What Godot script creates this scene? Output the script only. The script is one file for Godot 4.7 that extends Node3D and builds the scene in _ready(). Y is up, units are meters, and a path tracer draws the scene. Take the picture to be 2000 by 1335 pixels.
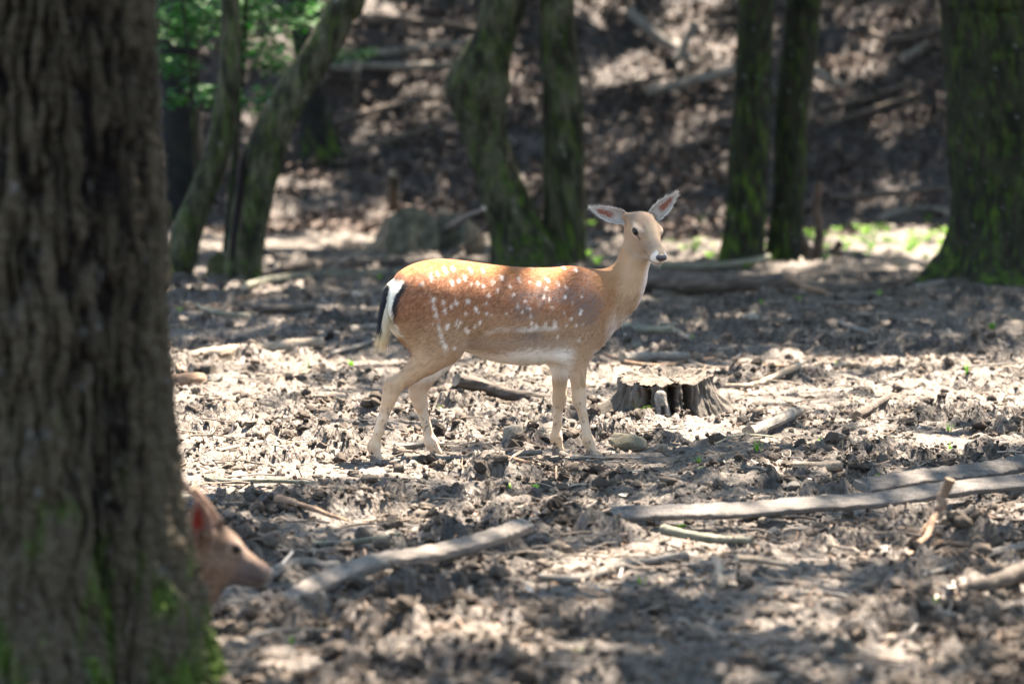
extends Node3D
# A fallow doe on the muddy floor of a deer park wood. x right, y up, the camera looks along -z; "d" below is the distance -z from the camera's foot.

const TO_SUN := Vector3(0.30, 1.08, -0.40)
var rng := RandomNumberGenerator.new()
var used := {}
var n_base: FastNoiseLite
var n_rough: FastNoiseLite
var n_clod: FastNoiseLite
var n_clodv: FastNoiseLite
var n_small: FastNoiseLite
var n_fbm: FastNoiseLite
var n_tone: FastNoiseLite
var n_warp: FastNoiseLite
var n_light: FastNoiseLite
var n_any: FastNoiseLite
var mats := {}
var flats: Array[Vector3] = []   # x, d, radius of trodden flat spots
var beds: Array[Vector3] = []

func _ready() -> void:
	rng.seed = 20240611
	# camera: a 135 mm lens wide open, focused on the doe
	var cam := Camera3D.new()
	cam.name = "camera"
	add_child(cam)
	cam.position = Vector3(0, 1.6, 0)
	cam.rotation = Vector3(-0.06305, 0, 0)
	var lens := CameraAttributesPhysical.new()
	lens.frustum_focal_length = 134.86
	lens.frustum_focus_distance = 17.2
	lens.exposure_aperture = 2.6
	lens.frustum_near = 0.5
	lens.frustum_far = 400.0
	cam.attributes = lens
	cam.fov = 10.17
	cam.near = 0.5
	cam.far = 400.0
	var env := Environment.new()
	env.background_mode = Environment.BG_SKY
	var sky := ProceduralSkyMaterial.new()
	sky.sky_top_color = Color(0.49, 0.59, 0.73)
	sky.sky_horizon_color = Color(0.82, 0.86, 0.88)
	sky.sky_curve = 0.2
	sky.ground_bottom_color = Color(0.20, 0.18, 0.15)
	sky.ground_horizon_color = Color(0.45, 0.45, 0.42)
	sky.sun_angle_max = 12.0
	var sk := Sky.new()
	sk.sky_material = sky
	env.sky = sk
	env.background_energy_multiplier = 0.46
	env.tonemap_mode = Environment.TONE_MAPPER_LINEAR
	env.tonemap_exposure = 9.6
	env.sdfgi_enabled = true
	env.ssao_enabled = true
	env.ssil_enabled = true
	var we := WorldEnvironment.new()
	we.name = "world_environment"
	we.environment = env
	add_child(we)
	var sun := DirectionalLight3D.new()
	sun.name = "sun"
	add_child(sun)
	sun.light_energy = 1.6
	sun.light_color = Color(1.0, 0.935, 0.86)
	sun.light_angular_distance = 0.53
	sun.shadow_enabled = true
	sun.look_at_from_position(TO_SUN * 50.0, Vector3.ZERO, Vector3.UP)
	setup_noises()
	setup_materials()
	flats = [Vector3(-0.60, 16.80, 0.24), Vector3(-0.33, 17.07, 0.22), Vector3(0.36, 17.14, 0.24), Vector3(0.20, 17.25, 0.22), Vector3(-0.14, 17.1, 0.4), Vector3(-0.99, 11.45, 0.3), Vector3(-1.35, 11.7, 0.35)]
	build_ground()
	build_trees()
	build_doe()
	build_buck()
	build_stump()
	build_background()
	build_sticks()
	build_stones()
	build_plants()
	build_litter()
	build_canopy()


func make_noise(sd: int, freq: float, oct := 3, kind := FastNoiseLite.TYPE_SIMPLEX_SMOOTH) -> FastNoiseLite:
	var n := FastNoiseLite.new()
	n.seed = sd
	n.frequency = freq
	n.noise_type = kind
	n.fractal_type = FastNoiseLite.FRACTAL_FBM if oct > 1 else FastNoiseLite.FRACTAL_NONE
	n.fractal_octaves = oct
	return n

func cellular(sd: int, freq: float, ret: int) -> FastNoiseLite:
	var n := make_noise(sd, freq, 1, FastNoiseLite.TYPE_CELLULAR)
	n.cellular_return_type = ret
	n.cellular_jitter = 1.0
	return n

func numbered(called: String) -> String:
	var k: int = used.get(called, 0)
	used[called] = k + 1
	return called if k == 0 else "%s_%03d" % [called, k]

func tag(o: Node, label: String, category: String, group := "") -> void:
	o.set_meta("label", label)
	o.set_meta("category", category)
	if group: o.set_meta("group", group)

func thing(called: String, label: String, category: String, at := Vector3.ZERO, turn := 0.0, group := "") -> Node3D:
	var o := Node3D.new()
	o.name = numbered(called)
	add_child(o)
	o.position = at
	o.rotation.y = turn
	tag(o, label, category, group)
	return o

func obj(called: String, mesh: Mesh, material: Material, parent: Node = null) -> MeshInstance3D:
	var o := MeshInstance3D.new()
	o.mesh = mesh
	o.material_override = material
	if parent:
		o.name = called
		parent.add_child(o, true)
	else:
		o.name = numbered(called)
		add_child(o)
	return o

func many(called: String, mesh: Mesh, material: Material, where: Array[Transform3D], tint: PackedColorArray, parent: Node = null) -> MultiMeshInstance3D:
	var mm := MultiMesh.new()
	mm.transform_format = MultiMesh.TRANSFORM_3D
	mm.use_colors = true
	mm.mesh = mesh
	mm.instance_count = where.size()
	for i in where.size():
		mm.set_instance_transform(i, where[i])
		mm.set_instance_color(i, tint[i])
	var o := MultiMeshInstance3D.new()
	o.multimesh = mm
	o.material_override = material
	o.set_meta("kind", "stuff")
	if parent:
		o.name = called
		parent.add_child(o, true)
	else:
		o.name = numbered(called)
		add_child(o)
	return o

# ------------------------------------------------------------------ mesh collector with smooth normals
class MB:
	var v := PackedVector3Array()
	var c := PackedColorArray()
	var uv := PackedVector2Array()
	var ix := PackedInt32Array()
	func add(p: Vector3, col: Color, t := Vector2.ZERO) -> int:
		v.append(p)
		c.append(col)
		uv.append(t)
		return v.size() - 1
	func tri(a: int, b: int, d: int) -> void:
		ix.append(a)
		ix.append(b)
		ix.append(d)
	func quad(a: int, b: int, d: int, e: int) -> void:
		tri(a, b, d)
		tri(a, d, e)
	func normals() -> PackedVector3Array:
		var n := PackedVector3Array()
		n.resize(v.size())
		for i in range(0, ix.size(), 3):
			var a := ix[i]
			var b := ix[i + 1]
			var d := ix[i + 2]
			var f := (v[d] - v[a]).cross(v[b] - v[a])
			n[a] += f
			n[b] += f
			n[d] += f
		for i in n.size():
			n[i] = n[i].normalized()
		return n
	func done(given := PackedVector3Array()) -> ArrayMesh:
		var arr := []
		arr.resize(Mesh.ARRAY_MAX)
		arr[Mesh.ARRAY_VERTEX] = v
		arr[Mesh.ARRAY_NORMAL] = given if given.size() else normals()
		arr[Mesh.ARRAY_COLOR] = c
		arr[Mesh.ARRAY_TEX_UV] = uv
		arr[Mesh.ARRAY_INDEX] = ix
		var m := ArrayMesh.new()
		m.add_surface_from_arrays(Mesh.PRIMITIVE_TRIANGLES, arr)
		return m

func spline(p: Array, k: float) -> Variant:
	# Catmull-Rom through an array of Vector3 or float, k from 0 to size-1
	var n := p.size()
	var i := clampi(int(k), 0, n - 2)
	var t := k - i
	var a = p[maxi(i - 1, 0)]
	var b = p[i]
	var c = p[i + 1]
	var d = p[mini(i + 2, n - 1)]
	return 0.5 * ((2.0 * b) + (c - a) * t + (2.0 * a - 5.0 * b + 4.0 * c - d) * t * t + (3.0 * b - a - 3.0 * c + d) * t * t * t)

func soft(v: float, a: float, b: float, s: float) -> float:
	return smoothstep(a - s, a + s, v) * (1.0 - smoothstep(b - s, b + s, v))

# ------------------------------------------------------------------ terrain
func hill_h(x: float, d: float) -> float:
	var toe := 45.5 + 1.2 * sin(x * 0.45 + 0.6) - 0.12 * x
	var s := maxf(0.0, d - toe)
	return 0.62 * s * s / (s + 6.0)

func base_h(x: float, d: float) -> float:
	var h := n_base.get_noise_2d(x, d) * 0.05
	var back := clampf((d - 30.0) / 20.0, 0.0, 1.0)
	h += n_base.get_noise_2d(x * 0.7 + 50.0, d * 0.7) * 0.16 * back
	for f in flats:
		var q := Vector2(x - f.x, d - f.y).length() / f.z
		if q < 1.6: h *= smoothstep(0.7, 1.6, q)
	return h + hill_h(x, d)

func rough_at(x: float, d: float) -> float:
	return 0.2 + 0.8 * smoothstep(-0.16, 0.30, n_rough.get_noise_2d(x, d) + (0.09 if d < 15.0 else 0.05))

func ground_h(x: float, d: float) -> float:
	var h := base_h(x, d)
	if d > 75.0 or d < 6.0 or absf(x) > 16.0: return h
	var r := rough_at(x, d)
	for f in flats:
		var q := Vector2(x - f.x, d - f.y).length() / f.z
		if q < 1.3: r *= 0.12 + 0.88 * smoothstep(0.6, 1.3, q)
	var wx := x + n_warp.get_noise_2d(x, d) * 0.09
	var wd := d + n_warp.get_noise_2d(x + 31.0, d + 17.0) * 0.09
	var e := n_clod.get_noise_2d(wx, wd) + 1.0
	var cv := absf(n_clodv.get_noise_2d(wx, wd))
	h += r * smoothstep(0.02, 0.5, e) * (0.008 + 0.082 * cv * cv)
	h += (0.35 + 0.65 * r) * n_fbm.get_noise_2d(x, d) * 0.042
	if d < 30.0:
		var e2 := n_small.get_noise_2d(wx * 1.03, wd) + 1.0
		h += r * smoothstep(0.0, 0.6, e2) * 0.019
	elif d > 40.0:
		h += n_fbm.get_noise_2d(x * 0.3, d * 0.3 + 9.0) * 0.10 * smoothstep(44.0, 50.0, d)
	return h

func on_ground(x: float, d: float, lift := 0.0) -> Vector3:
	return Vector3(x, ground_h(x, d) + lift, -d)

func axis_of_grid(stops: Array) -> PackedFloat32Array:
	# stops: [from, to, step at from, step at to] runs
	var out := PackedFloat32Array()
	for s in stops:
		var x: float = s[0]
		while x < s[1] - 1e-4:
			out.append(x)
			x += lerpf(s[2], s[3], (x - s[0]) / (s[1] - s[0]))
	out.append(stops[-1][1])
	return out

func build_ground() -> void:
	var side := axis_of_grid([[0.0, 2.7, 0.016, 0.018], [2.7, 10.0, 0.02, 0.14], [10.0, 90.0, 0.5, 9.0]])
	var xs := PackedFloat32Array()
	for i in range(side.size() - 1, 0, -1): xs.append(-side[i])
	xs.append_array(side)
	var ds := axis_of_grid([[-60.0, 7.0, 9.0, 0.5], [7.0, 9.6, 0.2, 0.03], [9.6, 21.0, 0.022, 0.026], [21.0, 30.0, 0.028, 0.05], [30.0, 48.0, 0.06, 0.11], [48.0, 66.0, 0.13, 0.16], [66.0, 140.0, 0.3, 6.0]])
	var C := xs.size()
	var R := ds.size()
	var h := PackedFloat32Array()
	h.resize(C * R)
	var v := PackedVector3Array()
	v.resize(C * R)
	var nn := PackedVector3Array()
	nn.resize(C * R)
	var col := PackedColorArray()
	col.resize(C * R)
	var uv := PackedVector2Array()
	uv.resize(C * R)
	for r in R:
		var d := ds[r]
		for c in C:
			var k := r * C + c
			var y := ground_h(xs[c], d)
			h[k] = y
			v[k] = Vector3(xs[c], y, -d)
			uv[k] = Vector2(xs[c], d)
	for r in R:
		var r0 := maxi(r - 1, 0) * C
		var r1 := mini(r + 1, R - 1) * C
		var dd := ds[mini(r + 1, R - 1)] - ds[maxi(r - 1, 0)]
		var d := ds[r]
		for c in C:
			var c0 := maxi(c - 1, 0)
			var c1 := mini(c + 1, C - 1)
			var k := r * C + c
			nn[k] = Vector3(-(h[r * C + c1] - h[r * C + c0]) / (xs[c1] - xs[c0]), 1.0, (h[r1 + c] - h[r0 + c]) / dd).normalized()
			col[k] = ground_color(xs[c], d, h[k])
	var ix := PackedInt32Array()
	ix.resize((C - 1) * (R - 1) * 6)
	var w := 0
	for r in R - 1:
		for c in C - 1:
			var a := r * C + c
			ix[w] = a
			ix[w + 1] = a + C
			ix[w + 2] = a + C + 1
			ix[w + 3] = a
			ix[w + 4] = a + C + 1
			ix[w + 5] = a + 1
			w += 6
	var arr := []
	arr.resize(Mesh.ARRAY_MAX)
	arr[Mesh.ARRAY_VERTEX] = v
	arr[Mesh.ARRAY_NORMAL] = nn
	arr[Mesh.ARRAY_COLOR] = col
	arr[Mesh.ARRAY_TEX_UV] = uv
	arr[Mesh.ARRAY_INDEX] = ix
	var m := ArrayMesh.new()
	m.add_surface_from_arrays(Mesh.PRIMITIVE_TRIANGLES, arr)
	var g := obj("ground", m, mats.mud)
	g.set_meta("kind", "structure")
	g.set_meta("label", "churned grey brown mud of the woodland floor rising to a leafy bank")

func ground_color(x: float, d: float, _y: float) -> Color:
	var t := n_tone.get_noise_2d(x, d)
	var u := n_tone.get_noise_2d(x * 6.0 + 40.0, d * 6.0)
	var r := rough_at(x, d)
	var c := Color(0.052, 0.040, 0.031).lerp(Color(0.165, 0.134, 0.105), clampf(0.5 + t * 0.9 + u * 0.6, 0.0, 1.0))
	c = c.lerp(Color(0.245, 0.208, 0.172), (1.0 - r) * 0.6)
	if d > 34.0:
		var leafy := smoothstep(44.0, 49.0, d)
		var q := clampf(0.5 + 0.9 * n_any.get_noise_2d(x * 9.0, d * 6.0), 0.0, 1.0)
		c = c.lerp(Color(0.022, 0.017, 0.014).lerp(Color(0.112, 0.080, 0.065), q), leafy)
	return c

# ------------------------------------------------------------------ tubes: sticks, logs, trunks
func tube(mb: MB, pts: Array, radii: Array, sides: int, step: float, shape: Callable, tone: Callable, caps := true, cap_color := Color(0.30, 0.24, 0.17)) -> void:
	# shape(s along, angle, point) -> factor on the radius; tone(s, angle, point, factor) -> colour
	var n := pts.size()
	var total := 0.0
	for i in n - 1: total += pts[i].distance_to(pts[i + 1])
	var rows := maxi(n, int(total / step)) + 1
	var first := mb.v.size()
	var side := Vector3.RIGHT
	var along := 0.0
	var last: Vector3 = pts[0]
	for r in rows:
		var k := float(r) / (rows - 1) * (n - 1)
		var p: Vector3 = spline(pts, k)
		var q: Vector3 = spline(pts, minf(k + 0.05, n - 1))
		var q0: Vector3 = spline(pts, maxf(k - 0.05, 0.0))
		var t := (q - q0).normalized()
		side = side - t * side.dot(t)
		if side.length() < 0.05:
			side = t.cross(Vector3.UP) if absf(t.y) < 0.9 else t.cross(Vector3.FORWARD)
		side = side.normalized()
		var up := side.cross(t)
		along += p.distance_to(last)
		last = p
		var rad: float = maxf(spline(radii, k), 0.0005)
		for j in sides + 1:
			var a := TAU * (j % sides) / sides
			var dir := side * cos(a) + up * sin(a)
			var f: float = shape.call(along, a, p + dir * rad)
			var at := p + dir * rad * f
			mb.add(at, tone.call(along, a, at, f), Vector2(float(j) / sides * maxf(1.0, roundf(TAU * rad * 4.0)), along * 4.0))
	for r in rows - 1:
		for j in sides:
			var a := first + r * (sides + 1) + j
			mb.quad(a, a + 1, a + sides + 2, a + sides + 1)
	if caps:
		for e in 2:
			var row: int = first + (0 if e == 0 else (rows - 1) * (sides + 1))
			var mid := Vector3.ZERO
			for j in sides: mid += mb.v[row + j]
			mid /= sides
			var rings := 5 if sides > 12 else 2
			var f0 := mb.v.size()
			for q in rings + 1:
				for j in sides + 1:
					var p: Vector3 = mb.v[row + j % sides].lerp(mid, float(q) / rings)
					mb.add(p, cap_color * clampf(0.9 + 0.9 * n_any.get_noise_3d(p.x * 9.0 + along, p.y * 9.0, p.z * 9.0) + 0.2 * sin(q * 2.0), 0.3, 1.6))
			for q in rings:
				for j in sides:
					var i0 := f0 + q * (sides + 1) + j
					if e == 0: mb.quad(i0, i0 + sides + 1, i0 + sides + 2, i0 + 1)
					else: mb.quad(i0, i0 + 1, i0 + sides + 2, i0 + sides + 1)

func mix3(a: Color, b: Color, t: float) -> Color:
	return a.lerp(b, clampf(t, 0.0, 1.0))

func rest_h(x: float, d: float) -> float:
	return 0.25 * (ground_h(x - 0.03, d) + ground_h(x + 0.03, d) + ground_h(x, d - 0.03) + ground_h(x, d + 0.03))

func stick(called: String, label: String, category: String, way: Array, r0: float, r1: float, kind := 0, parent: Node = null) -> Node3D:
	# way: [x, d, lift] points on the ground. kind 0 grey bark, 1 greenish smooth bark, 2 reddish peeled wood, 3 dark rotten, 4 pale dry
	var pts := []
	var radii := []
	var o := on_ground(way[0][0], way[0][1])
	var n := way.size()
	for i in n:
		var p := Vector3(way[i][0], 0.0, -way[i][1])
		var rr := lerpf(r0, r1, float(i) / (n - 1))
		p.y = rest_h(way[i][0], way[i][1]) + 0.008 + rr * 0.8 + (way[i][2] if way[i].size() > 2 else 0.0)
		pts.append(p - o)
		radii.append(rr * rng.randf_range(0.9, 1.1))
	# a crooked way through the points
	var fine := []
	var fr := []
	var m := maxi(6, n * 3)
	for i in m:
		var k := float(i) / (m - 1) * (n - 1)
		var p: Vector3 = spline(pts, k)
		var wob: float = minf(radii[0] * 0.9, 0.010)
		if i > 0 and i < m - 1: p += Vector3(rng.randf_range(-wob, wob), rng.randf_range(-wob, wob) * 0.4, rng.randf_range(-wob, wob))
		var gy := rest_h(p.x + o.x, -p.z - o.z) - o.y + rr_at(radii, k) * 0.55
		if gy > p.y: p.y = lerpf(p.y, gy, 0.75)
		fine.append(p)
		fr.append(maxf(0.002, spline(radii, k) * rng.randf_range(0.93, 1.07)))
	for pass_ in 3:
		for i in range(1, m - 1): fine[i].y = 0.25 * fine[i - 1].y + 0.5 * fine[i].y + 0.25 * fine[i + 1].y
	var sd := rng.randf() * 100.0
	var dark: Color = [Color(0.13, 0.115, 0.095), Color(0.14, 0.14, 0.10), Color(0.19, 0.12, 0.075), Color(0.055, 0.045, 0.036), Color(0.26, 0.20, 0.14)][kind]
	var pale: Color = [Color(0.27, 0.25, 0.22), Color(0.27, 0.265, 0.20), Color(0.37, 0.25, 0.165), Color(0.16, 0.13, 0.105), Color(0.46, 0.38, 0.29)][kind]
	var mb := MB.new()
	var sides := 9 if r0 < 0.025 else 16
	tube(mb, fine, fr, sides, maxf(0.015, r0 * 0.7),
		func(s, a, p): return 1.0 + 0.16 * n_any.get_noise_3d(p.x * 60.0 + sd, p.y * 60.0, p.z * 60.0) + 0.12 * n_any.get_noise_2d(s * 9.0 + sd, a * 6.0) + 0.10 * n_any.get_noise_2d(s * 30.0 + sd * 2.0, 0.0),
		func(s, a, p, _f): return mix3(dark, pale, 0.5 + 0.9 * n_any.get_noise_2d(s * 8.0 + sd, a * 14.0) + 0.5 * n_any.get_noise_2d(s * 70.0, a * 20.0 + sd)),
		true, pale.lerp(Color(0.42, 0.34, 0.24), 0.5))
	var mi := obj(called, mb.done(), mats.wood, parent)
	mi.position = o
	if parent: mi.position = o - parent.position
	else: tag(mi, label, category)
	return mi

func rr_at(radii: Array, k: float) -> float:
	return maxf(0.002, spline(radii, k))

func plank(called: String, label: String, way: Array, w: float, th: float, tilt: float, dark: Color, pale: Color) -> void:
	# a weathered split board: way of [x, d, lift], width w, thickness th; tilt turns the broad face towards the camera
	var o := on_ground(way[0][0], way[0][1])
	var pts := []
	for p in way: pts.append(Vector3(p[0], base_h(p[0], p[1]) + 0.042 + p[2], -p[1]) - o)
	var n := pts.size()
	var mb := MB.new()
	var rows := 70
	var prof := []
	var e := th * 0.08
	var per := 26
	for i in per:
		var t := float(i) / per * 4.0
		var q := Vector2.ZERO
		var f := fmod(t, 1.0)
		match int(t):
			0: q = Vector2(lerpf(-w / 2 + e, w / 2 - e, f), th / 2)
			1: q = Vector2(w / 2, lerpf(th / 2 - e, -th / 2 + e, f))
			2: q = Vector2(lerpf(w / 2 - e, -w / 2 + e, f), -th / 2)
			3: q = Vector2(-w / 2, lerpf(-th / 2 + e, th / 2 - e, f))
		prof.append(q)
	var sd := rng.randf() * 100.0
	for r in rows + 1:
		var k := float(r) / rows * (n - 1)
		var p: Vector3 = spline(pts, k)
		var t: Vector3 = (spline(pts, minf(k + 0.05, n - 1)) - spline(pts, maxf(k - 0.05, 0.0)))
		t = t.normalized()
		var across := t.cross(Vector3.UP).normalized()
		var up := across.cross(t)
		var tw := tilt + 0.12 * n_any.get_noise_1d(k * 3.0 + sd)
		var ax := across * cos(tw) + up * sin(tw)
		var ay := up * cos(tw) - across * sin(tw)
		var taper := 1.0 - 0.25 * pow(absf(2.0 * r / rows - 1.0), 8.0) * absf(n_any.get_noise_1d(sd + r * 0.02)) * 2.0
		for j in per + 1:
			var q: Vector2 = prof[j % per]
			var grain := n_any.get_noise_3d(q.x * 230.0 + sd, q.y * 230.0, k * 5.0)
			var edge := 1.0 + 0.07 * n_any.get_noise_2d(k * 14.0 + sd, signf(q.x) * 30.0)
			var at := p + ax * q.x * taper * edge + ay * q.y * (1.0 + 0.25 * n_any.get_noise_2d(k * 9.0, q.x * 20.0 + sd)) + ay * grain * 0.0022
			mb.add(at, mix3(dark, pale, 0.5 + 1.0 * grain + 0.5 * n_any.get_noise_2d(k * 6.0, q.x * 60.0 + sd)), Vector2(q.x * 4.0, k))
	for r in rows:
		for j in per:
			var a := r * (per + 1) + j
			mb.quad(a, a + per + 1, a + per + 2, a + 1)
	for s in 2:
		var row: int = 0 if s == 0 else rows * (per + 1)
		var mid := Vector3.ZERO
		for j in per: mid += mb.v[row + j]
		var m := mb.add(mid / per, pale)
		for j in per:
			var a1 := mb.add(mb.v[row + j], pale)
			var a2 := mb.add(mb.v[row + (j + 1) % per], pale)
			if s == 0: mb.tri(m, a1, a2)
			else: mb.tri(m, a2, a1)
	var mi := obj(called, mb.done(), mats.wood)
	mi.position = o
	tag(mi, label, "plank")

func blob(nu: int, nv: int, size: Vector3, amp: float, freq: float, sd: float, flat_faces: bool, c0: Color, c1: Color, cuts := 0) -> ArrayMesh:
	# an uneven lump: stones, clods, moss cushions
	var mb := MB.new()
	var planes := []
	var r := RandomNumberGenerator.new()
	r.seed = int(sd * 977.0) + 5
	for i in cuts:
		planes.append([Vector3(r.randf_range(-1, 1), r.randf_range(-0.6, 1), r.randf_range(-1, 1)).normalized(), r.randf_range(0.55, 0.85)])
	for j in nv + 1:
		var th := PI * j / nv
		for i in nu + 1:
			var ph := TAU * (i % nu) / nu
			var p := Vector3(sin(th) * cos(ph), cos(th), sin(th) * sin(ph))
			var f := 1.0 + amp * n_any.get_noise_3d(p.x * freq + sd, p.y * freq + sd * 0.7, p.z * freq) + amp * 0.5 * n_any.get_noise_3d(p.x * freq * 2.7 + sd, p.y * freq * 2.7, p.z * freq * 2.7)
			for q in planes:
				var dt: float = p.dot(q[0]) * f
				if dt > q[1]: f *= lerpf(1.0, q[1] / dt, 0.85)
			var g := n_any.get_noise_3d(p.x * freq * 4.0 + sd, p.y * freq * 4.0, p.z * freq * 4.0 + 8.0)
			mb.add(p * f * size, mix3(c0, c1, 0.5 + g + 0.35 * n_any.get_noise_3d(p.x * 3.0, p.y * 3.0 + sd, p.z * 3.0)), Vector2(i * 1.0 / nu, j * 1.0 / nv))
	for j in nv:
		for i in nu:
			var a := j * (nu + 1) + i
			mb.quad(a, a + nu + 1, a + nu + 2, a + 1)
	if flat_faces:
		var fl := MB.new()
		for i in mb.ix: fl.add(mb.v[i], mb.c[i])
		for i in fl.v.size(): fl.ix.append(i)
		return fl.done()
	return mb.done()

# ------------------------------------------------------------------ trees
func trunk_tone(style: String, p: Vector3, f: float, sd: float, moss_to: float) -> Color:
	var n := n_any.get_noise_3d(p.x * 22.0 + sd, p.y * 5.0, p.z * 22.0)
	var big := n_any.get_noise_3d(p.x * 5.0 + sd, p.y * 2.0, p.z * 5.0 + 3.0)
	var c: Color
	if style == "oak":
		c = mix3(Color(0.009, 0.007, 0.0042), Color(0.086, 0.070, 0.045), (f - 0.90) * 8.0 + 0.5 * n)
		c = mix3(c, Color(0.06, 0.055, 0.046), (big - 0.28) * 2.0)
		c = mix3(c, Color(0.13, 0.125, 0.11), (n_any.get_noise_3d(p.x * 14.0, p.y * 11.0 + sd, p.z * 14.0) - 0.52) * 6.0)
	elif style == "dark":
		c = mix3(Color(0.008, 0.009, 0.008), Color(0.020, 0.021, 0.018), 0.5 + n + 0.5 * big)
	elif style == "pale":
		c = mix3(Color(0.018, 0.019, 0.010), Color(0.110, 0.108, 0.064), 0.35 + n * 0.7 + 0.9 * big)
		c = mix3(c, Color(0.30, 0.31, 0.27), (n_any.get_noise_3d(p.x * 22.0, p.y * 17.0 + sd, p.z * 22.0) - 0.62) * 7.0)
	else:
		c = mix3(Color(0.008, 0.009, 0.005), Color(0.036, 0.037, 0.020), 0.5 + n * 0.8 + 0.7 * big)
		c = mix3(c, Color(0.16, 0.17, 0.15), (n_any.get_noise_3d(p.x * 30.0, p.y * 24.0 + sd, p.z * 30.0) - 0.6) * 7.0)
	var patch := n_any.get_noise_3d(p.x * 9.0 + 20.0, p.y * 3.5 + sd, p.z * 9.0)
	var green := clampf(patch * 2.2 - 0.05, 0.0, 0.55) if style != "oak" and style != "dark" else 0.0
	var moss := maxf(green, 0.0) * 0.8
	moss = maxf(moss, clampf((moss_to - p.y) / maxf(moss_to, 0.1) * 0.9 + patch * 2.2 - 0.3, 0.0, 1.0))
	return c.lerp(mix3(Color(0.022, 0.044, 0.006), Color(0.080, 0.135, 0.016), 0.5 + n), moss * 0.92)

func trunk(root: Node3D, pts: Array, radii: Array, style: String, sides: int, step: float, flare: float, moss_to: float, lobes := 5.0, called := "trunk", phase := 0.0) -> MeshInstance3D:
	var sd := rng.randf() * 50.0
	var mb := MB.new()
	var oak := style == "oak"
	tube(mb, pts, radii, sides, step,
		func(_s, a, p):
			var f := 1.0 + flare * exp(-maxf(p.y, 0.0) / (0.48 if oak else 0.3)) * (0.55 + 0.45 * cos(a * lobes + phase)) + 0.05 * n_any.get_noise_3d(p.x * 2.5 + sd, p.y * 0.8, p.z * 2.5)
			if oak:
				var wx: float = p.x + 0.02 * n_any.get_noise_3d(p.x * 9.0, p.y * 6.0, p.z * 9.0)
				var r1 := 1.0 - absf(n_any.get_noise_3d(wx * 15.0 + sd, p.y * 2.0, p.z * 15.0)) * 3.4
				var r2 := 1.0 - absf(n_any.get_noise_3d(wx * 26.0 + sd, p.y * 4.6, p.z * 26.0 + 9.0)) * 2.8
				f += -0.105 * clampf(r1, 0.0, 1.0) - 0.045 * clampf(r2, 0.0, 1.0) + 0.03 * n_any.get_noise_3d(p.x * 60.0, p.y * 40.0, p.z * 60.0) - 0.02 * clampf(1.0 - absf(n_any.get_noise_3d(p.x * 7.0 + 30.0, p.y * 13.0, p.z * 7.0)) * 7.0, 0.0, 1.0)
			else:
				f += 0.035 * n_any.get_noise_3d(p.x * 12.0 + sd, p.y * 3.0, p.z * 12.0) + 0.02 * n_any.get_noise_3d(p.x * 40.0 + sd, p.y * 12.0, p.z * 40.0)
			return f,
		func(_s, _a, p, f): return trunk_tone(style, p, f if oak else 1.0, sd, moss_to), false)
	return obj(called, mb.done(), mats.bark, root)

func tree(called: String, label: String, x: float, d: float, way: Array, style: String, sides: int, step: float, flare: float, moss_to: float, lobes := 5.0, phase := 0.0) -> Node3D:
	# way: [dx, y, dz, radius] from the foot; the stem is carried on upwards out of view into limbs
	var y0 := base_h(x, d) - 0.06
	var t := thing(called, label, "tree", Vector3(x, y0, -d))
	var pts := []
	var radii := []
	for w in way:
		pts.append(Vector3(w[0], w[1], w[2]))
		radii.append(w[3])
	var top: Vector3 = pts[-1]
	var dir: Vector3 = (pts[-1] - pts[-2]).normalized().lerp(Vector3.UP, 0.6).normalized()
	var rt: float = radii[-1]
	for k in 3:
		top += dir * 2.2 + Vector3(rng.randf_range(-0.2, 0.2), 0.0, rng.randf_range(-0.2, 0.2))
		dir = dir.lerp(Vector3.UP, 0.4).normalized()
		pts.append(top)
		radii.append(rt * (0.88 - 0.14 * k))
	trunk(t, pts, radii, style, sides, step, flare, moss_to, lobes, "trunk", phase)
	for k in 5:
		var a := TAU * k / 5.0 + rng.randf()
		var out := Vector3(cos(a), rng.randf_range(0.55, 1.1), sin(a))
		var l := rng.randf_range(2.5, 4.5)
		var s: Vector3 = pts[-1] - Vector3(0, rng.randf_range(0.1, 2.5), 0)
		trunk(t, [s, s + out * l * 0.5, s + out * l + Vector3(0, l * 0.25, 0)], [rt * 0.5, rt * 0.32, rt * 0.1], style, 8, 0.4, 0.0, 0.0, 5.0, "limb")
	crowns.append([t, [] as Array[Transform3D], PackedColorArray()])
	return t

var crowns := []

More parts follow.
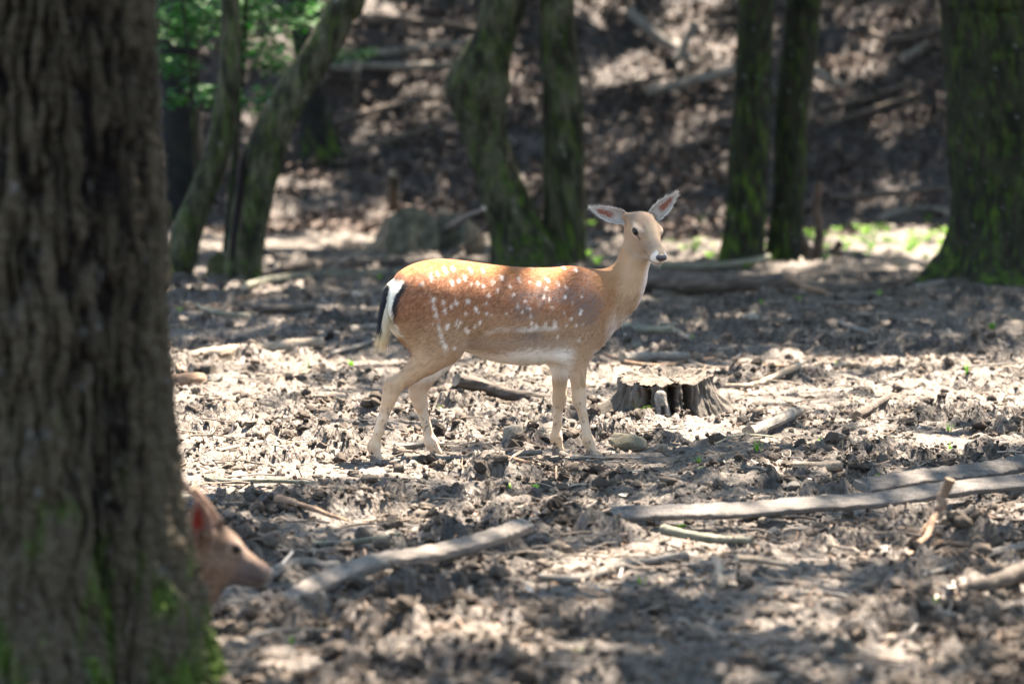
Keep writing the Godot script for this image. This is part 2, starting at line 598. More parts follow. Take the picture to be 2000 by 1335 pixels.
func sun_wanted(x: float, d: float) -> float:
	# how open the canopy is along the sun's ray that ends on this spot of the forest floor
	var w := 0.015
	w = maxf(w, 0.93 * soft(d, 17.7, 24.0, 0.4))
	w = maxf(w, 1.1 * soft(x, -1.65, -0.2, 0.12) * soft(d, 15.95, 18.5, 0.2))
	w = maxf(w, 0.6 * soft(x, 0.05, 0.75, 0.15) * soft(d, 16.3, 18.0, 0.25))
	w = maxf(w, 0.55 * soft(x, -3.4, -1.5, 0.3) * soft(d, 31.5, 36.0, 0.5))
	w = maxf(w, 0.5 * soft(x, 1.2, 3.2, 0.3) * soft(d, 33.5, 37.0, 0.5))
	w = maxf(w, 0.55 * soft(x, 1.3, 2.6, 0.3) * soft(d, 15.9, 18.2, 0.4))
	w = maxf(w, 0.27 * soft(d, 14.4, 16.6, 0.3))
	w = maxf(w, (0.46 + 0.12 * clampf(x, -1.0, 1.0)) * soft(d, 9.6, 14.6, 0.3))
	w = maxf(w, 0.07 * soft(d, 24.0, 34.0, 0.5) * (1.5 if x < 0.0 else 0.8))
	w = maxf(w, 0.9 * soft(x, -3.3, -1.2, 0.25) * soft(d, 40.0, 48.0, 0.8))
	w = maxf(w, 0.6 * soft(x, 1.1, 3.0, 0.25) * soft(d, 38.0, 48.0, 0.8))
	w = maxf(w, 0.95 * soft(x, 3.3, 5.6, 0.25) * soft(d, 37.0, 46.0, 0.8))
	w = maxf(w, 0.28 * soft(d, 35.0, 47.0, 0.8))
	w = maxf(w, 0.28 * soft(x, -5.5, -2.3, 0.3) * soft(d, 34.0, 40.0, 0.8))
	if d > 46.0:
		var k := 0.15 * soft(d, 50.0, 70.0, 1.0)
		k += 0.34 * soft(x, -3.2, 0.2, 0.5) * soft(d, 52.0, 58.0, 0.8)
		k += 0.38 * soft(x, 1.0, 3.6, 0.4) * soft(d, 51.5, 57.0, 0.8)
		k += 0.34 * soft(x, 4.2, 6.8, 0.4) * soft(d, 51.5, 57.0, 0.8)
		k *= 1.0 - 0.75 * (1.0 - smoothstep(-4.6, -3.4, x))
		w = maxf(w, k)
	return w

func build_canopy() -> void:
	var mb := MB.new()
	var r := RandomNumberGenerator.new()
	r.seed = 77
	for i in 14:
		var a := r.randf() * TAU
		var at := Vector3(cos(a), 0.0, sin(a)) * sqrt(r.randf()) * 0.3 + Vector3(0, r.randf_range(-0.06, 0.06), 0)
		var b := Basis.from_euler(Vector3(r.randf_range(-0.5, 0.5), r.randf() * TAU, r.randf_range(-0.5, 0.5)))
		var c := mix3(Color(0.04, 0.09, 0.012), Color(0.085, 0.15, 0.02), r.randf())
		var q: Array[int] = []
		for p in [Vector3(-0.085, 0, 0), Vector3(0.0, 0.01, 0.048), Vector3(0.085, -0.01, 0), Vector3(0.0, 0.01, -0.048)]:
			q.append(mb.add(at + b * p, c))
		mb.quad(q[0], q[1], q[2], q[3])
	var spray := mb.done()
	var s := TO_SUN / TO_SUN.y
	for i in 70000:
		var x := rng.randf_range(-11.0, 11.0)
		var d := -14.0 + 88.0 * rng.randf()
		if d < 24.5 and rng.randf() < (0.22 if d > 9.0 else 0.5): continue
		if absf(x) > 3.5 + absf(d) * 0.16: continue
		var want := sun_wanted(x, d)
		var sc := 0.95 if d < 30.0 else (0.62 if d < 46.0 else 0.5)
		var u := clampf(0.5 + n_light.get_noise_2d(x * sc, d * sc * 0.75) * 1.35, 0.0, 1.0)
		var lit := smoothstep(u - 0.05, u + 0.05, want)
		if rng.randf() < lit * 0.985: continue
		var up := rng.randf_range(8.5, 15.5)
		var g := Vector3(x, base_h(x, d), -d)
		var p := g + s * up
		var best := 0
		var near := 1e9
		for k in crowns.size():
			var o: Vector3 = crowns[k][0].position
			var q := Vector2(p.x - o.x, p.z - o.z).length()
			if q < near:
				near = q
				best = k
		var t := Transform3D(Basis.from_euler(Vector3(rng.randf_range(-0.4, 0.4), rng.randf() * TAU, rng.randf_range(-0.4, 0.4))).scaled(Vector3.ONE * rng.randf_range(0.8, 1.25)), p - crowns[best][0].position)
		crowns[best][1].append(t)
		crowns[best][2].append(Color.WHITE * rng.randf_range(0.75, 1.2))
	for k in crowns:
		if k[1].size(): many("crown", spray, mats.leaf, k[1], k[2], k[0])

func leafy(root: Node3D, sprays: Array, count: int, leaf: float) -> void:
	# leaf sprays of an understorey sapling: [centre, half extents] relative to the foot
	var mb := MB.new()
	var l := leaf
	var a := mb.add(Vector3(0, 0, 0), Color.WHITE)
	var b := mb.add(Vector3(l * 0.35, -l * 0.02, l * 0.26), Color.WHITE)
	var c := mb.add(Vector3(l * 0.4, l * 0.05, 0), Color.WHITE)
	var e := mb.add(Vector3(l * 0.35, -l * 0.02, -l * 0.26), Color.WHITE)
	var f := mb.add(Vector3(l, -l * 0.12, 0), Color.WHITE)
	mb.tri(a, b, c)
	mb.tri(a, c, e)
	mb.tri(b, f, c)
	mb.tri(c, f, e)
	var m := mb.done()
	var where: Array[Transform3D] = []
	var tint := PackedColorArray()
	for sp in sprays:
		var per: int = int(count * sp[1].x)
		var layers := maxi(1, int(sp[1].y / 0.07))
		for i in per:
			var an := rng.randf() * TAU
			var rr := sqrt(rng.randf())
			var y: float = (rng.randi() % (layers * 2 + 1) - layers) * sp[1].y / (layers + 0.5) + rng.randf_range(-0.03, 0.03)
			var p: Vector3 = sp[0] + Vector3(cos(an) * rr * sp[1].x, y - rr * rr * 0.08, sin(an) * rr * sp[1].z)
			where.append(Transform3D(Basis.from_euler(Vector3(rng.randf_range(-0.45, 0.45), rng.randf() * TAU, rng.randf_range(-0.5, 0.3))).scaled(Vector3.ONE * rng.randf_range(0.7, 1.3)), p))
			tint.append(mix3(Color(0.012, 0.062, 0.015), Color(0.045, 0.155, 0.028), rng.randf()))
	many("foliage", m, mats.leaf, where, tint, root)

# ------------------------------------------------------------------ animals: a signed distance field meshed by surface nets
class Prim:
	var kind := 0          # 0 round cone, 1 torso loft, 2 ellipsoid
	var a: Vector3
	var ab: Vector3
	var l2 := 1.0
	var ra := 0.1
	var dr := 0.0
	var zs := 1.0
	var k := 0.03
	var inv: Transform3D
	var rad: Vector3
	var rmin := 0.1
	var x0 := 0.0
	var x1 := 1.0
	var top := PackedFloat32Array()
	var bot := PackedFloat32Array()
	var wid := PackedFloat32Array()
	func dist(p: Vector3) -> float:
		if kind == 0:
			var q := p - a
			if zs != 1.0:
				var t0 := clampf(q.dot(ab) / l2, 0.0, 1.0)
				q.z = ab.z * t0 + (q.z - ab.z * t0) * zs
			var t := clampf(q.dot(ab) / l2, 0.0, 1.0)
			return (q - ab * t).length() - ra - dr * t
		if kind == 2:
			var q := inv * p
			var m := Vector3(q.x / rad.x, q.y / rad.y, q.z / rad.z)
			var k0 := m.length()
			var k1 := Vector3(m.x / rad.x, m.y / rad.y, m.z / rad.z).length()
			return k0 * (k0 - 1.0) / maxf(k1, 1e-6) if k0 > 0.05 else -rmin
		var x := clampf(p.x, x0, x1)
		var f := (x - x0) / (x1 - x0) * 63.999
		var i := int(f)
		f -= i
		var j := mini(i + 1, 63)
		var tp := top[i] + (top[j] - top[i]) * f
		var bt := bot[i] + (bot[j] - bot[i]) * f
		var w := wid[i] + (wid[j] - wid[i]) * f
		var cy := (tp + bt) * 0.5
		var ry := (tp - bt) * 0.5
		var v := (p.y - cy) / ry
		w *= 1.0 - 0.16 * clampf(v, -1.0, 1.0)
		var d := (sqrt(v * v + p.z * p.z / (w * w)) - 1.0) * minf(ry, w)
		var dx := p.x - x
		return d if dx == 0.0 else sqrt(maxf(d, 0.0) * maxf(d, 0.0) + dx * dx)

func cone(a: Vector3, b: Vector3, ra: float, rb: float, k := 0.03, zs := 1.0) -> Prim:
	var p := Prim.new()
	p.a = a
	p.ab = b - a
	p.l2 = maxf(p.ab.length_squared(), 1e-8)
	p.ra = ra
	p.dr = rb - ra
	p.k = k
	p.zs = zs
	return p

func egg(at: Transform3D, rad: Vector3, k := 0.02) -> Prim:
	var p := Prim.new()
	p.kind = 2
	p.inv = at.affine_inverse()
	p.rad = rad
	p.rmin = minf(rad.x, minf(rad.y, rad.z))
	p.k = k
	return p

func torso(rows: Array, k := 0.04) -> Prim:
	# rows of Vector4(x, top, bottom, half width)
	var p := Prim.new()
	p.kind = 1
	p.k = k
	p.x0 = rows[0].x
	p.x1 = rows[-1].x
	for i in 64:
		var x := lerpf(p.x0, p.x1, i / 63.0)
		var s := 0
		while s < rows.size() - 2 and rows[s + 1].x < x: s += 1
		var f: float = (x - rows[s].x) / (rows[s + 1].x - rows[s].x)
		var m0: Vector4 = rows[maxi(s - 1, 0)]
		var m1: Vector4 = rows[s]
		var m2: Vector4 = rows[s + 1]
		var m3: Vector4 = rows[mini(s + 2, rows.size() - 1)]
		var q: Vector4 = 0.5 * ((2.0 * m1) + (m2 - m0) * f + (2.0 * m0 - 5.0 * m1 + 4.0 * m2 - m3) * f * f + (3.0 * m1 - m0 - 3.0 * m2 + m3) * f * f * f)
		p.top.append(q.y)
		p.bot.append(q.z)
		p.wid.append(q.w)
	return p

func field(prims: Array[Prim], p: Vector3) -> float:
	var d := 1e9
	for q in prims:
		var e := q.dist(p)
		var h := q.k - absf(d - e)
		d = minf(d, e)
		if h > 0.0: d -= h * h / q.k * 0.25
	return d

func surface_nets(prims: Array[Prim], lo: Vector3, hi: Vector3, cell: float, keep: Callable) -> MB:
	const N := 8
	var block := cell * N
	var mb := MB.new()
	var ids := {}
	var edges := PackedInt32Array()   # x, y, z, axis and direction
	var nb := Vector3i(((hi - lo) / block).ceil())
	var s := PackedFloat32Array()
	s.resize((N + 1) * (N + 1) * (N + 1))
	var W := N + 1
	var reach := block * 0.87
	var step := [1, W, W * W]
	for bz in nb.z:
		for by in nb.y:
			for bx in nb.x:
				var o := lo + Vector3(bx, by, bz) * block
				var mid := o + Vector3.ONE * block * 0.5
				if not keep.call(mid): continue
				var near: Array[Prim] = []
				var dm := 1e9
				for q in prims:
					var e := q.dist(mid)
					dm = minf(dm, e - q.k * 0.3)
					if e < reach * maxf(1.0, q.zs) + q.k + 0.02: near.append(q)
				if near.is_empty() or dm > reach + 0.01: continue
				if field(near, mid) < -reach * 2.2: continue
				var some_in := false
				var some_out := false
				var w := 0
				for k in W:
					for j in W:
						for i in W:
							var val := field(near, o + Vector3(i, j, k) * cell)
							s[w] = val
							w += 1
							if val < 0.0: some_in = true
							else: some_out = true
				if not (some_in and some_out): continue
				for k in N:
					for j in N:
						for i in N:
							var at := i + W * (j + W * k)
							var corners := [s[at], s[at + 1], s[at + W], s[at + W + 1], s[at + W * W], s[at + W * W + 1], s[at + W * W + W], s[at + W * W + W + 1]]
							var inside := 0
							for q in 8:
								if corners[q] < 0.0: inside += 1
							var g := Vector3i(bx * N + i, by * N + j, bz * N + k)
							for ax in 3:
								var nx: float = s[at + step[ax]]
								if (s[at] < 0.0) != (nx < 0.0):
									edges.append_array([g.x, g.y, g.z, ax if s[at] < 0.0 else ax + 3])
							if inside == 0 or inside == 8: continue
							var sum := Vector3.ZERO
							var n := 0
							for q in 8:
								for ax in 3:
									var b := 1 << ax
									if q & b: continue
									var f0: float = corners[q]
									var f1: float = corners[q | b]
									if (f0 < 0.0) == (f1 < 0.0): continue
									var c := Vector3(q & 1, (q >> 1) & 1, (q >> 2) & 1)
									c[ax] = f0 / (f0 - f1)
									sum += c
									n += 1
							ids[g] = mb.add(o + (Vector3(i, j, k) + sum / n) * cell, Color.WHITE)
	for e in range(0, edges.size(), 4):
		var g := Vector3i(edges[e], edges[e + 1], edges[e + 2])
		var ax := edges[e + 3] % 3
		var u := Vector3i.ZERO
		var v := Vector3i.ZERO
		u[(ax + 1) % 3] = 1
		v[(ax + 2) % 3] = 1
		if not (ids.has(g) and ids.has(g - u) and ids.has(g - v) and ids.has(g - u - v)): continue
		if edges[e + 3] < 3: mb.quad(ids[g], ids[g - v], ids[g - u - v], ids[g - u])
		else: mb.quad(ids[g], ids[g - u], ids[g - u - v], ids[g - v])
	return mb

func head_prims(h: Transform3D, buck: bool) -> Array[Prim]:
	# h: x towards the nose, y up through the forehead, z to the animal's right
	var out: Array[Prim] = []
	var rot := func(at: Vector3, tilt := 0.0) -> Transform3D: return h * Transform3D(Basis(Vector3.BACK, tilt), at)
	out.append(egg(rot.call(Vector3(0.022, -0.052, 0.0)), Vector3(0.068, 0.056, 0.067), 0.03))
	out.append(egg(rot.call(Vector3(0.082, -0.046, 0.0), -0.15), Vector3(0.058, 0.044, 0.067), 0.03))
	out.append(cone(h * Vector3(0.085, -0.056, 0.0), h * Vector3(0.218, -0.080, 0.0), 0.049, 0.033, 0.03))
	out.append(egg(rot.call(Vector3(0.230, -0.086, 0.0), -0.2), Vector3(0.032, 0.033, 0.040) * (0.98 if buck else 1.0), 0.02))
	out.append(cone(h * Vector3(0.025, -0.116 if not buck else -0.122, 0.0), h * Vector3(0.215, -0.112, 0.0), 0.038 if not buck else 0.05, 0.0155, 0.03))
	for s in [-1.0, 1.0]:
		out.append(cone(h * Vector3(0.03, -0.092, 0.027 * s), h * Vector3(0.13, -0.090, 0.014 * s), 0.040, 0.029, 0.03))
		out.append(egg(rot.call(Vector3(0.090, -0.034, 0.054 * s)), Vector3(0.028, 0.018, 0.018), 0.015))
		out.append(egg(rot.call(Vector3(0.238, -0.080, 0.016 * s)), Vector3(0.019, 0.016, 0.014), 0.01))
		out.append(cone(h * Vector3(0.005, -0.032, 0.038 * s), h * Vector3(-0.012, -0.030, 0.068 * s), 0.026, 0.019, 0.02))
		if buck: out.append(cone(h * Vector3(0.035, -0.02, 0.03 * s), h * Vector3(0.028, 0.022, 0.036 * s), 0.018, 0.0135, 0.015))
	return out

func ear(parent: Node3D, at: Transform3D, length: float, width: float, outer: Color, inner: Color, rim: Color, roll := 0.55) -> MeshInstance3D:
	# at: x along the ear, z the way its opening looks, y across
	var mb := MB.new()
	var nu := 26
	var nv := 14
	for side in 2:
		for i in nu + 1:
			var u := float(i) / nu
			var half := width * 0.5 * pow(sin(PI * pow(0.12 + 0.88 * u, 0.85)), 0.75) if u < 1.0 else 0.0
			var curl := lerpf(1.75, roll, smoothstep(0.0, 0.55, u))
			for j in nv + 1:
				var v := float(j) / nv * 2.0 - 1.0
				var an := v * curl
				var rr := half / maxf(sin(minf(curl, PI / 2)), 0.3)
				var p := Vector3(u * length, sin(an) * rr, (1.0 - cos(an)) * rr - half * 0.35)
				p.z += -0.10 * length * u * u + (0.0022 if side == 1 else -0.0022) * (1.0 - v * v)
				var n := n_any.get_noise_3d(u * 40.0, v * 14.0, side * 20.0 + length * 99.0)
				var c := outer.lerp(outer * 0.8, 0.5 + n)
				if side == 1:
					var red := soft(u, 0.36, 0.80, 0.12) * soft(v, -0.42, 0.42, 0.16)
					c = rim.lerp(inner, clampf(red * 1.1 + 0.15 * n, 0.0, 1.0))
					c = c.lerp(Color(0.13, 0.11, 0.10), 0.5 * soft(u, 0.2, 0.9, 0.1) * soft(absf(v), 0.55, 0.85, 0.1))
				c = c.lerp(Color(0.72, 0.66, 0.56), smoothstep(0.86, 0.98, absf(v)) * (0.8 if rim.r > 0.3 else 0.15))
				mb.add(p, c)
		var f := side * (nu + 1) * (nv + 1)
		for i in nu:
			for j in nv:
				var a := f + i * (nv + 1) + j
				if side == 1: mb.quad(a, a + 1, a + nv + 2, a + nv + 1)
				else: mb.quad(a, a + nv + 1, a + nv + 2, a + 1)
	var o := obj("ear", mb.done(), mats.ear, parent)
	o.transform = at
	# long pale hairs along the rims and out of the opening
	var hb := MB.new()
	for i in 250:
		var u := rng.randf_range(0.03, 1.0)
		var half := width * 0.5 * pow(sin(PI * pow(0.12 + 0.88 * minf(u, 0.99), 0.85)), 0.75)
		var curl := lerpf(1.75, roll, smoothstep(0.0, 0.55, u))
		var rr := half / maxf(sin(minf(curl, PI / 2)), 0.3)
		var v := (1.0 if rng.randf() < 0.5 else -1.0) * (1.0 if i < 130 else rng.randf_range(0.2, 0.9))
		var an := v * curl
		var p := Vector3(u * length, sin(an) * rr, (1.0 - cos(an)) * rr - half * 0.35 - 0.10 * length * u * u + 0.002)
		var dir := Vector3(0.9, signf(v) * (0.5 if i < 130 else -0.4), 0.35 if i >= 130 else 0.1).normalized()
		strand(hb, p, dir, Vector3(0, 0, 1), rng.randf_range(0.008, 0.02), 0.0008, rim.lerp(Color(0.74, 0.69, 0.6), 0.4 if rim.r > 0.3 else 0.1) * rng.randf_range(0.7, 1.1))
	obj("ear_hair", hb.done(), mats.hair, o).set_meta("kind", "stuff")
	return o

func strand(mb: MB, p: Vector3, dir: Vector3, n: Vector3, l: float, w: float, c: Color) -> void:
	var side := dir.cross(n).normalized() * w
	var a := mb.add(p - side, c)
	var b := mb.add(p + side, c)
	var t := mb.add(p + dir * l, c)
	mb.tri(a, t, b)

func fur(mb: MB, src: MB, normals: PackedVector3Array, count: int, tone: Callable, comb: Callable, length: Callable, width: float) -> PackedVector3Array:
	# short hairs lying along the coat; they keep the skin's normals so that they shade as fur does
	var nn := PackedVector3Array()
	var acc := PackedFloat32Array()
	var sum := 0.0
	for i in range(0, src.ix.size(), 3):
		var a := src.v[src.ix[i]]
		sum += (src.v[src.ix[i + 1]] - a).cross(src.v[src.ix[i + 2]] - a).length()
		acc.append(sum)
	for i in count:
		var k := acc.bsearch(rng.randf() * sum)
		if k >= acc.size(): continue
		var i0 := src.ix[k * 3]
		var i1 := src.ix[k * 3 + 1]
		var i2 := src.ix[k * 3 + 2]
		var u := rng.randf()
		var v := rng.randf()
		if u + v > 1.0:
			u = 1.0 - u
			v = 1.0 - v
		var p := src.v[i0] + (src.v[i1] - src.v[i0]) * u + (src.v[i2] - src.v[i0]) * v
		var n := (normals[i0] + normals[i1] + normals[i2]).normalized()
		var l: float = length.call(p)
		if l <= 0.0: continue
		l *= rng.randf_range(0.7, 1.3)
		var g: Vector3 = comb.call(p)
		g = (g - n * g.dot(n))
		g = (g.normalized() + Vector3(rng.randf_range(-0.2, 0.2), rng.randf_range(-0.2, 0.2), rng.randf_range(-0.2, 0.2)) + n * rng.randf_range(0.02, 0.15)).normalized()
		var c: Color = tone.call(p)
		var b := rng.randf_range(0.68, 1.3)
		strand(mb, p - n * 0.001, g, n, l, width, Color(minf(c.r * b, 0.85), minf(c.g * b, 0.85), minf(c.b * b, 0.85)))
		var m := (n + g * 0.25).normalized()
		nn.append(m)
		nn.append(m)
		nn.append(m)
	return nn

func hoof(parent: Node3D, at: Vector3, toe: Vector3) -> void:
	# two pointed claws
	var mb := MB.new()
	var side := toe.cross(Vector3.UP).normalized()
	for s in [-1.0, 1.0]:
		var rows := 7
		var first := mb.v.size()
		for r in rows + 1:
			var u := float(r) / rows
			for j in 9:
				var a := TAU * (j % 8) / 8.0
				var w := 0.0165 * (1.0 - 0.75 * u * u)
				var hgt := lerpf(0.056, 0.014, u)
				var y := maxf(0.0, hgt * (0.5 + 0.5 * sin(a)))
				mb.add(at + toe * (u * 0.076 - 0.032) + side * (s * (0.0150 - 0.003 * u) + w * cos(a)) + Vector3(0, y - 0.004, 0), mix3(Color(0.06, 0.05, 0.042), Color(0.16, 0.135, 0.11), 0.5 + n_any.get_noise_2d(u * 30.0, a * 9.0)))
		for r in rows:
			for j in 8:
				var a := first + r * 9 + j
				mb.quad(a, a + 1, a + 10, a + 9)
		var m := mb.add(at + toe * -0.028 + side * s * 0.0135 + Vector3(0, 0.02, 0), Color(0.1, 0.085, 0.07))
		for j in 8: mb.tri(m, first + j, first + j + 1)
	for s in [-1.0, 1.0]:
		var dew := obj("dewclaw", blob(10, 7, Vector3(0.008, 0.010, 0.007), 0.1, 2.0, 3.0, false, Color(0.05, 0.042, 0.036), Color(0.09, 0.075, 0.062)), mats.horn, parent)
		dew.position = at - toe * 0.034 + side * 0.013 * s + Vector3(0, 0.066, 0)
	obj("hoof", mb.done(), mats.horn, parent)

# ------------------------------------------------------------------ the doe; x to the nose, z to her right flank, which faces the camera
const DOE_AT := Vector3(-0.095, -0.006, -17.06)
const DOE_TURN := 0.33
var doe_head: Transform3D
var doe_inv: Transform3D
var spots: Array[Vector3] = []

func spot_tone(c: Color, p: Vector3) -> Color:
	var best := 0.0
	for s in spots:
		var dx := (p.x - s.x) * 1.25
		var dy := (p.y - s.y) * 0.85
		var q := dx * dx + dy * dy
		if q < s.z * s.z * 1.8:
			best = maxf(best, (1.0 - smoothstep(0.25, 1.3, sqrt(q) / s.z + 0.75 * n_any.get_noise_3d(p.x * 130.0, p.y * 60.0, p.z * 60.0))) * (0.5 + 0.5 * fposmod(s.x * 71.0 + s.y * 37.0, 1.0)))
	return c.lerp(Color(0.74, 0.65, 0.56), best * 0.85)

func doe_tone(p: Vector3) -> Color:
	var n := n_any.get_noise_3d(p.x * 40.0, p.y * 90.0, p.z * 40.0)
	var n2 := n_any.get_noise_3d(p.x * 9.0 + 5.0, p.y * 9.0, p.z * 5.0)
	var russet := Color(0.245, 0.104, 0.052)
	var tan_ := Color(0.40, 0.262, 0.155)
	var pale := Color(0.56, 0.395, 0.255)
	var white := Color(0.76, 0.70, 0.62)
	var h := doe_inv * p
	var neckward := smoothstep(0.41, 0.62, p.x + 0.25 * maxf(p.y - 0.72, 0.0))
	# trunk
	var c := russet.lerp(Color(0.30, 0.18, 0.10), smoothstep(0.72, 0.56, p.y))
	c = c.lerp(Color(0.33, 0.125, 0.04), smoothstep(0.80, 0.88, p.y + n2 * 0.05))
	c = c.lerp(c * 0.62, clampf(0.15 + n * 1.1 + 0.4 * n2, 0.0, 0.75))
	var streak := n_any.get_noise_3d(p.x * 55.0 + p.y * 35.0, p.y * 140.0 - p.x * 60.0, p.z * 60.0)
	c = c.lerp(Color(0.42, 0.27, 0.17), clampf(streak * 0.9 - 0.1, 0.0, 0.45) * smoothstep(0.44, 0.55, p.y))
	c = c.lerp(c * 0.55, clampf(-streak * 0.9 - 0.1, 0.0, 0.5))
	var grey := 0.0
	for g in [Vector4(0.17, 0.735, 0.13, 0.045), Vector4(0.10, 0.68, 0.06, 0.04), Vector4(0.42, 0.69, 0.075, 0.11), Vector4(0.13, 0.555, 0.07, 0.05), Vector4(0.30, 0.74, 0.08, 0.04)]:
		var q := Vector2((p.x - g.x) / g.z, (p.y - g.y) / g.w).length()
		grey = maxf(grey, 1.0 - smoothstep(0.5, 1.25, q + n2 * 0.7 + n * 0.5))
	c = c.lerp(Color(0.135, 0.112, 0.105), grey * clampf(0.58 + 1.2 * streak + 0.6 * n, 0.0, 0.85))
	c = c.lerp(Color(0.32, 0.24, 0.18), smoothstep(0.575, 0.52, p.y + n * 0.01) * soft(p.x, -0.16, 0.34, 0.05) * 0.8)
	# the pale line along the flank and the one down the haunch
	c = c.lerp(white, (0.28 + 0.3 * n2) * (1.0 - smoothstep(0.006, 0.016, absf(p.y - 0.592 + 0.2 * maxf(-0.02 - p.x, 0.0) * 2.0 + n * 0.012))) * soft(p.x, -0.07, 0.26, 0.04))
	c = c.lerp(white, clampf(0.30 + 0.6 * n + 0.5 * n2, 0.0, 0.7) * (1.0 - smoothstep(0.002, 0.013, absf(p.x + 0.325 - (0.74 - p.y) * 0.27 + n * 0.008))) * soft(p.y, 0.50, 0.74, 0.03))
	c = spot_tone(c, p)
	# haunch, legs
	var leg := smoothstep(0.56, 0.40, p.y - 0.10 * smoothstep(-0.30, -0.46, p.x))
	c = c.lerp(tan_.lerp(pale, clampf(0.75 - p.y * 1.3, 0.0, 1.0)), leg)
	c = c.lerp(white, 0.22 * smoothstep(0.05, 0.5, n2 + 0.2) * smoothstep(0.38, 0.18, p.y))
	if p.y < 0.26: c = c.lerp(Color(0.11, 0.09, 0.07), smoothstep(0.32, 0.5, n_any.get_noise_3d(p.x * 46.0 + 7.0, p.y * 30.0, p.z * 40.0)) * 0.8 + 0.5 * smoothstep(0.06, 0.0, p.y))
	# belly and the insides of the legs
	var low := 0.468 + 0.022 * soft(p.x, 0.05, 0.42, 0.08) + 0.05 * smoothstep(-0.02, -0.20, p.x)
	if p.x > -0.34 and p.x < 0.5: c = c.lerp(white, smoothstep(low + 0.03, low - 0.02, p.y + n * 0.02) * smoothstep(0.33, 0.40, p.y) * (1.0 - smoothstep(0.05, 0.10, absf(p.z)) * maxf(smoothstep(0.24, 0.33, absf(p.x - 0.05)), smoothstep(-0.04, -0.12, p.x))))
	# rump: white mirror edged in black
	if p.x < -0.33 and p.y > 0.45:
		var az := absf(p.z)
		var back := smoothstep(-0.400, -0.425, p.x + 0.10 * (az - 0.05) + 0.10 * maxf(p.y - 0.75, 0.0))
		var m := back * (1.0 - smoothstep(0.080, 0.092, az + n * 0.012)) * (1.0 - smoothstep(0.80, 0.82, p.y))
		c = c.lerp(Color(0.78, 0.74, 0.62), maxf(m, smoothstep(-0.41, -0.445, p.x + 0.06 * (p.y - 0.6)) * soft(p.y, 0.46, 0.66, 0.04) * (1.0 - smoothstep(0.06, 0.085, az)) * 0.9))
		var edge := smoothstep(0.080, 0.090, az + n * 0.012) * (1.0 - smoothstep(0.108, 0.118, az + n * 0.012))
		c = c.lerp(Color(0.018, 0.018, 0.022), edge * soft(p.y, 0.645, 0.80, 0.02) * smoothstep(-0.355, -0.375, p.x))
	# neck and chest
	var neck := tan_.lerp(Color(0.30, 0.165, 0.08), smoothstep(0.0, 0.06, 0.60 - p.x + 0.35 * (p.y - 0.75)))
	var front := (p.x - 0.60) - 0.24 * (p.y - 0.62)
	neck = neck.lerp(Color(0.62, 0.52, 0.46), smoothstep(0.045, 0.085, front + n * 0.012) * (1.0 - smoothstep(0.93, 0.98, p.y)))
	c = c.lerp(neck, neckward * smoothstep(0.50, 0.62, p.y))
	c = c.lerp(Color(0.56, 0.46, 0.395), smoothstep(0.50, 0.565, p.x) * smoothstep(0.68, 0.56, p.y))
	# head
	if p.y > 0.86 and p.x > 0.5 and h.x > -0.06 and h.y > -0.165 and h.y < 0.06 and absf(h.z) < 0.09:
		var face := Color(0.30, 0.20, 0.12)
		face = face.lerp(Color(0.19, 0.14, 0.105), smoothstep(-0.045, -0.008, h.y + 0.35 * maxf(h.x - 0.07, 0.0)) * (1.0 - smoothstep(0.10, 0.15, h.x)) * 0.8)
		face = face.lerp(Color(0.36, 0.265, 0.18), smoothstep(0.06, 0.12, h.x) * (1.0 - smoothstep(0.02, 0.04, absf(h.z))))
		face = face.lerp(Color(0.22, 0.16, 0.125), soft(h.x, 0.16, 0.215, 0.015) * smoothstep(-0.085, -0.07, h.y) * 0.6)
		face = face.lerp(white, smoothstep(-0.112, -0.132, h.y) * 0.2 * smoothstep(0.12, 0.17, h.x))
		face = face.lerp(white, smoothstep(0.222, 0.24, h.x) * 0.75 * smoothstep(0.012, 0.022, absf(h.z) + maxf(0.0, -0.085 - h.y)))
		face = face.lerp(Color(0.20, 0.145, 0.105), soft(h.x, 0.10, 0.20, 0.03) * soft(absf(h.z), 0.024, 0.06, 0.010) * soft(h.y, -0.10, -0.06, 0.012) * 0.45)
		face = face.lerp(Color(0.5, 0.39, 0.29), soft(h.x, 0.045, 0.125, 0.02) * soft(h.y, -0.028, -0.016, 0.006) * smoothstep(0.03, 0.045, absf(h.z)) * 0.7)
		var ez := Vector3((h.x - 0.094) / 1.35, h.y + 0.041, absf(h.z) - 0.066)
		face = face.lerp(Color(0.48, 0.37, 0.28), (1.0 - smoothstep(0.018, 0.034, ez.length())) * 0.5)
		face = face.lerp(Color(0.03, 0.022, 0.018), 1.0 - smoothstep(0.0150, 0.0195, ez.length()))
		face = face.lerp(Color(0.06, 0.045, 0.035), (1.0 - smoothstep(0.003, 0.007, absf(h.y + 0.051 + (h.x - 0.11) * 0.5))) * soft(h.x, 0.105, 0.130, 0.006) * 0.8)
		var mouth := absf(h.y + 0.101 + 0.06 * (h.x - 0.2)) if h.x > 0.165 else 1.0
		face = face.lerp(Color(0.10, 0.075, 0.065), (1.0 - smoothstep(0.002, 0.005, mouth)) * 0.75)
		face = face.lerp(face * 0.8, clampf(n, 0.0, 0.4))
		c = c.lerp(face, smoothstep(-0.06, -0.02, h.x - 0.25 * (h.y + 0.06)) * smoothstep(-0.165, -0.13, h.y))
	return c

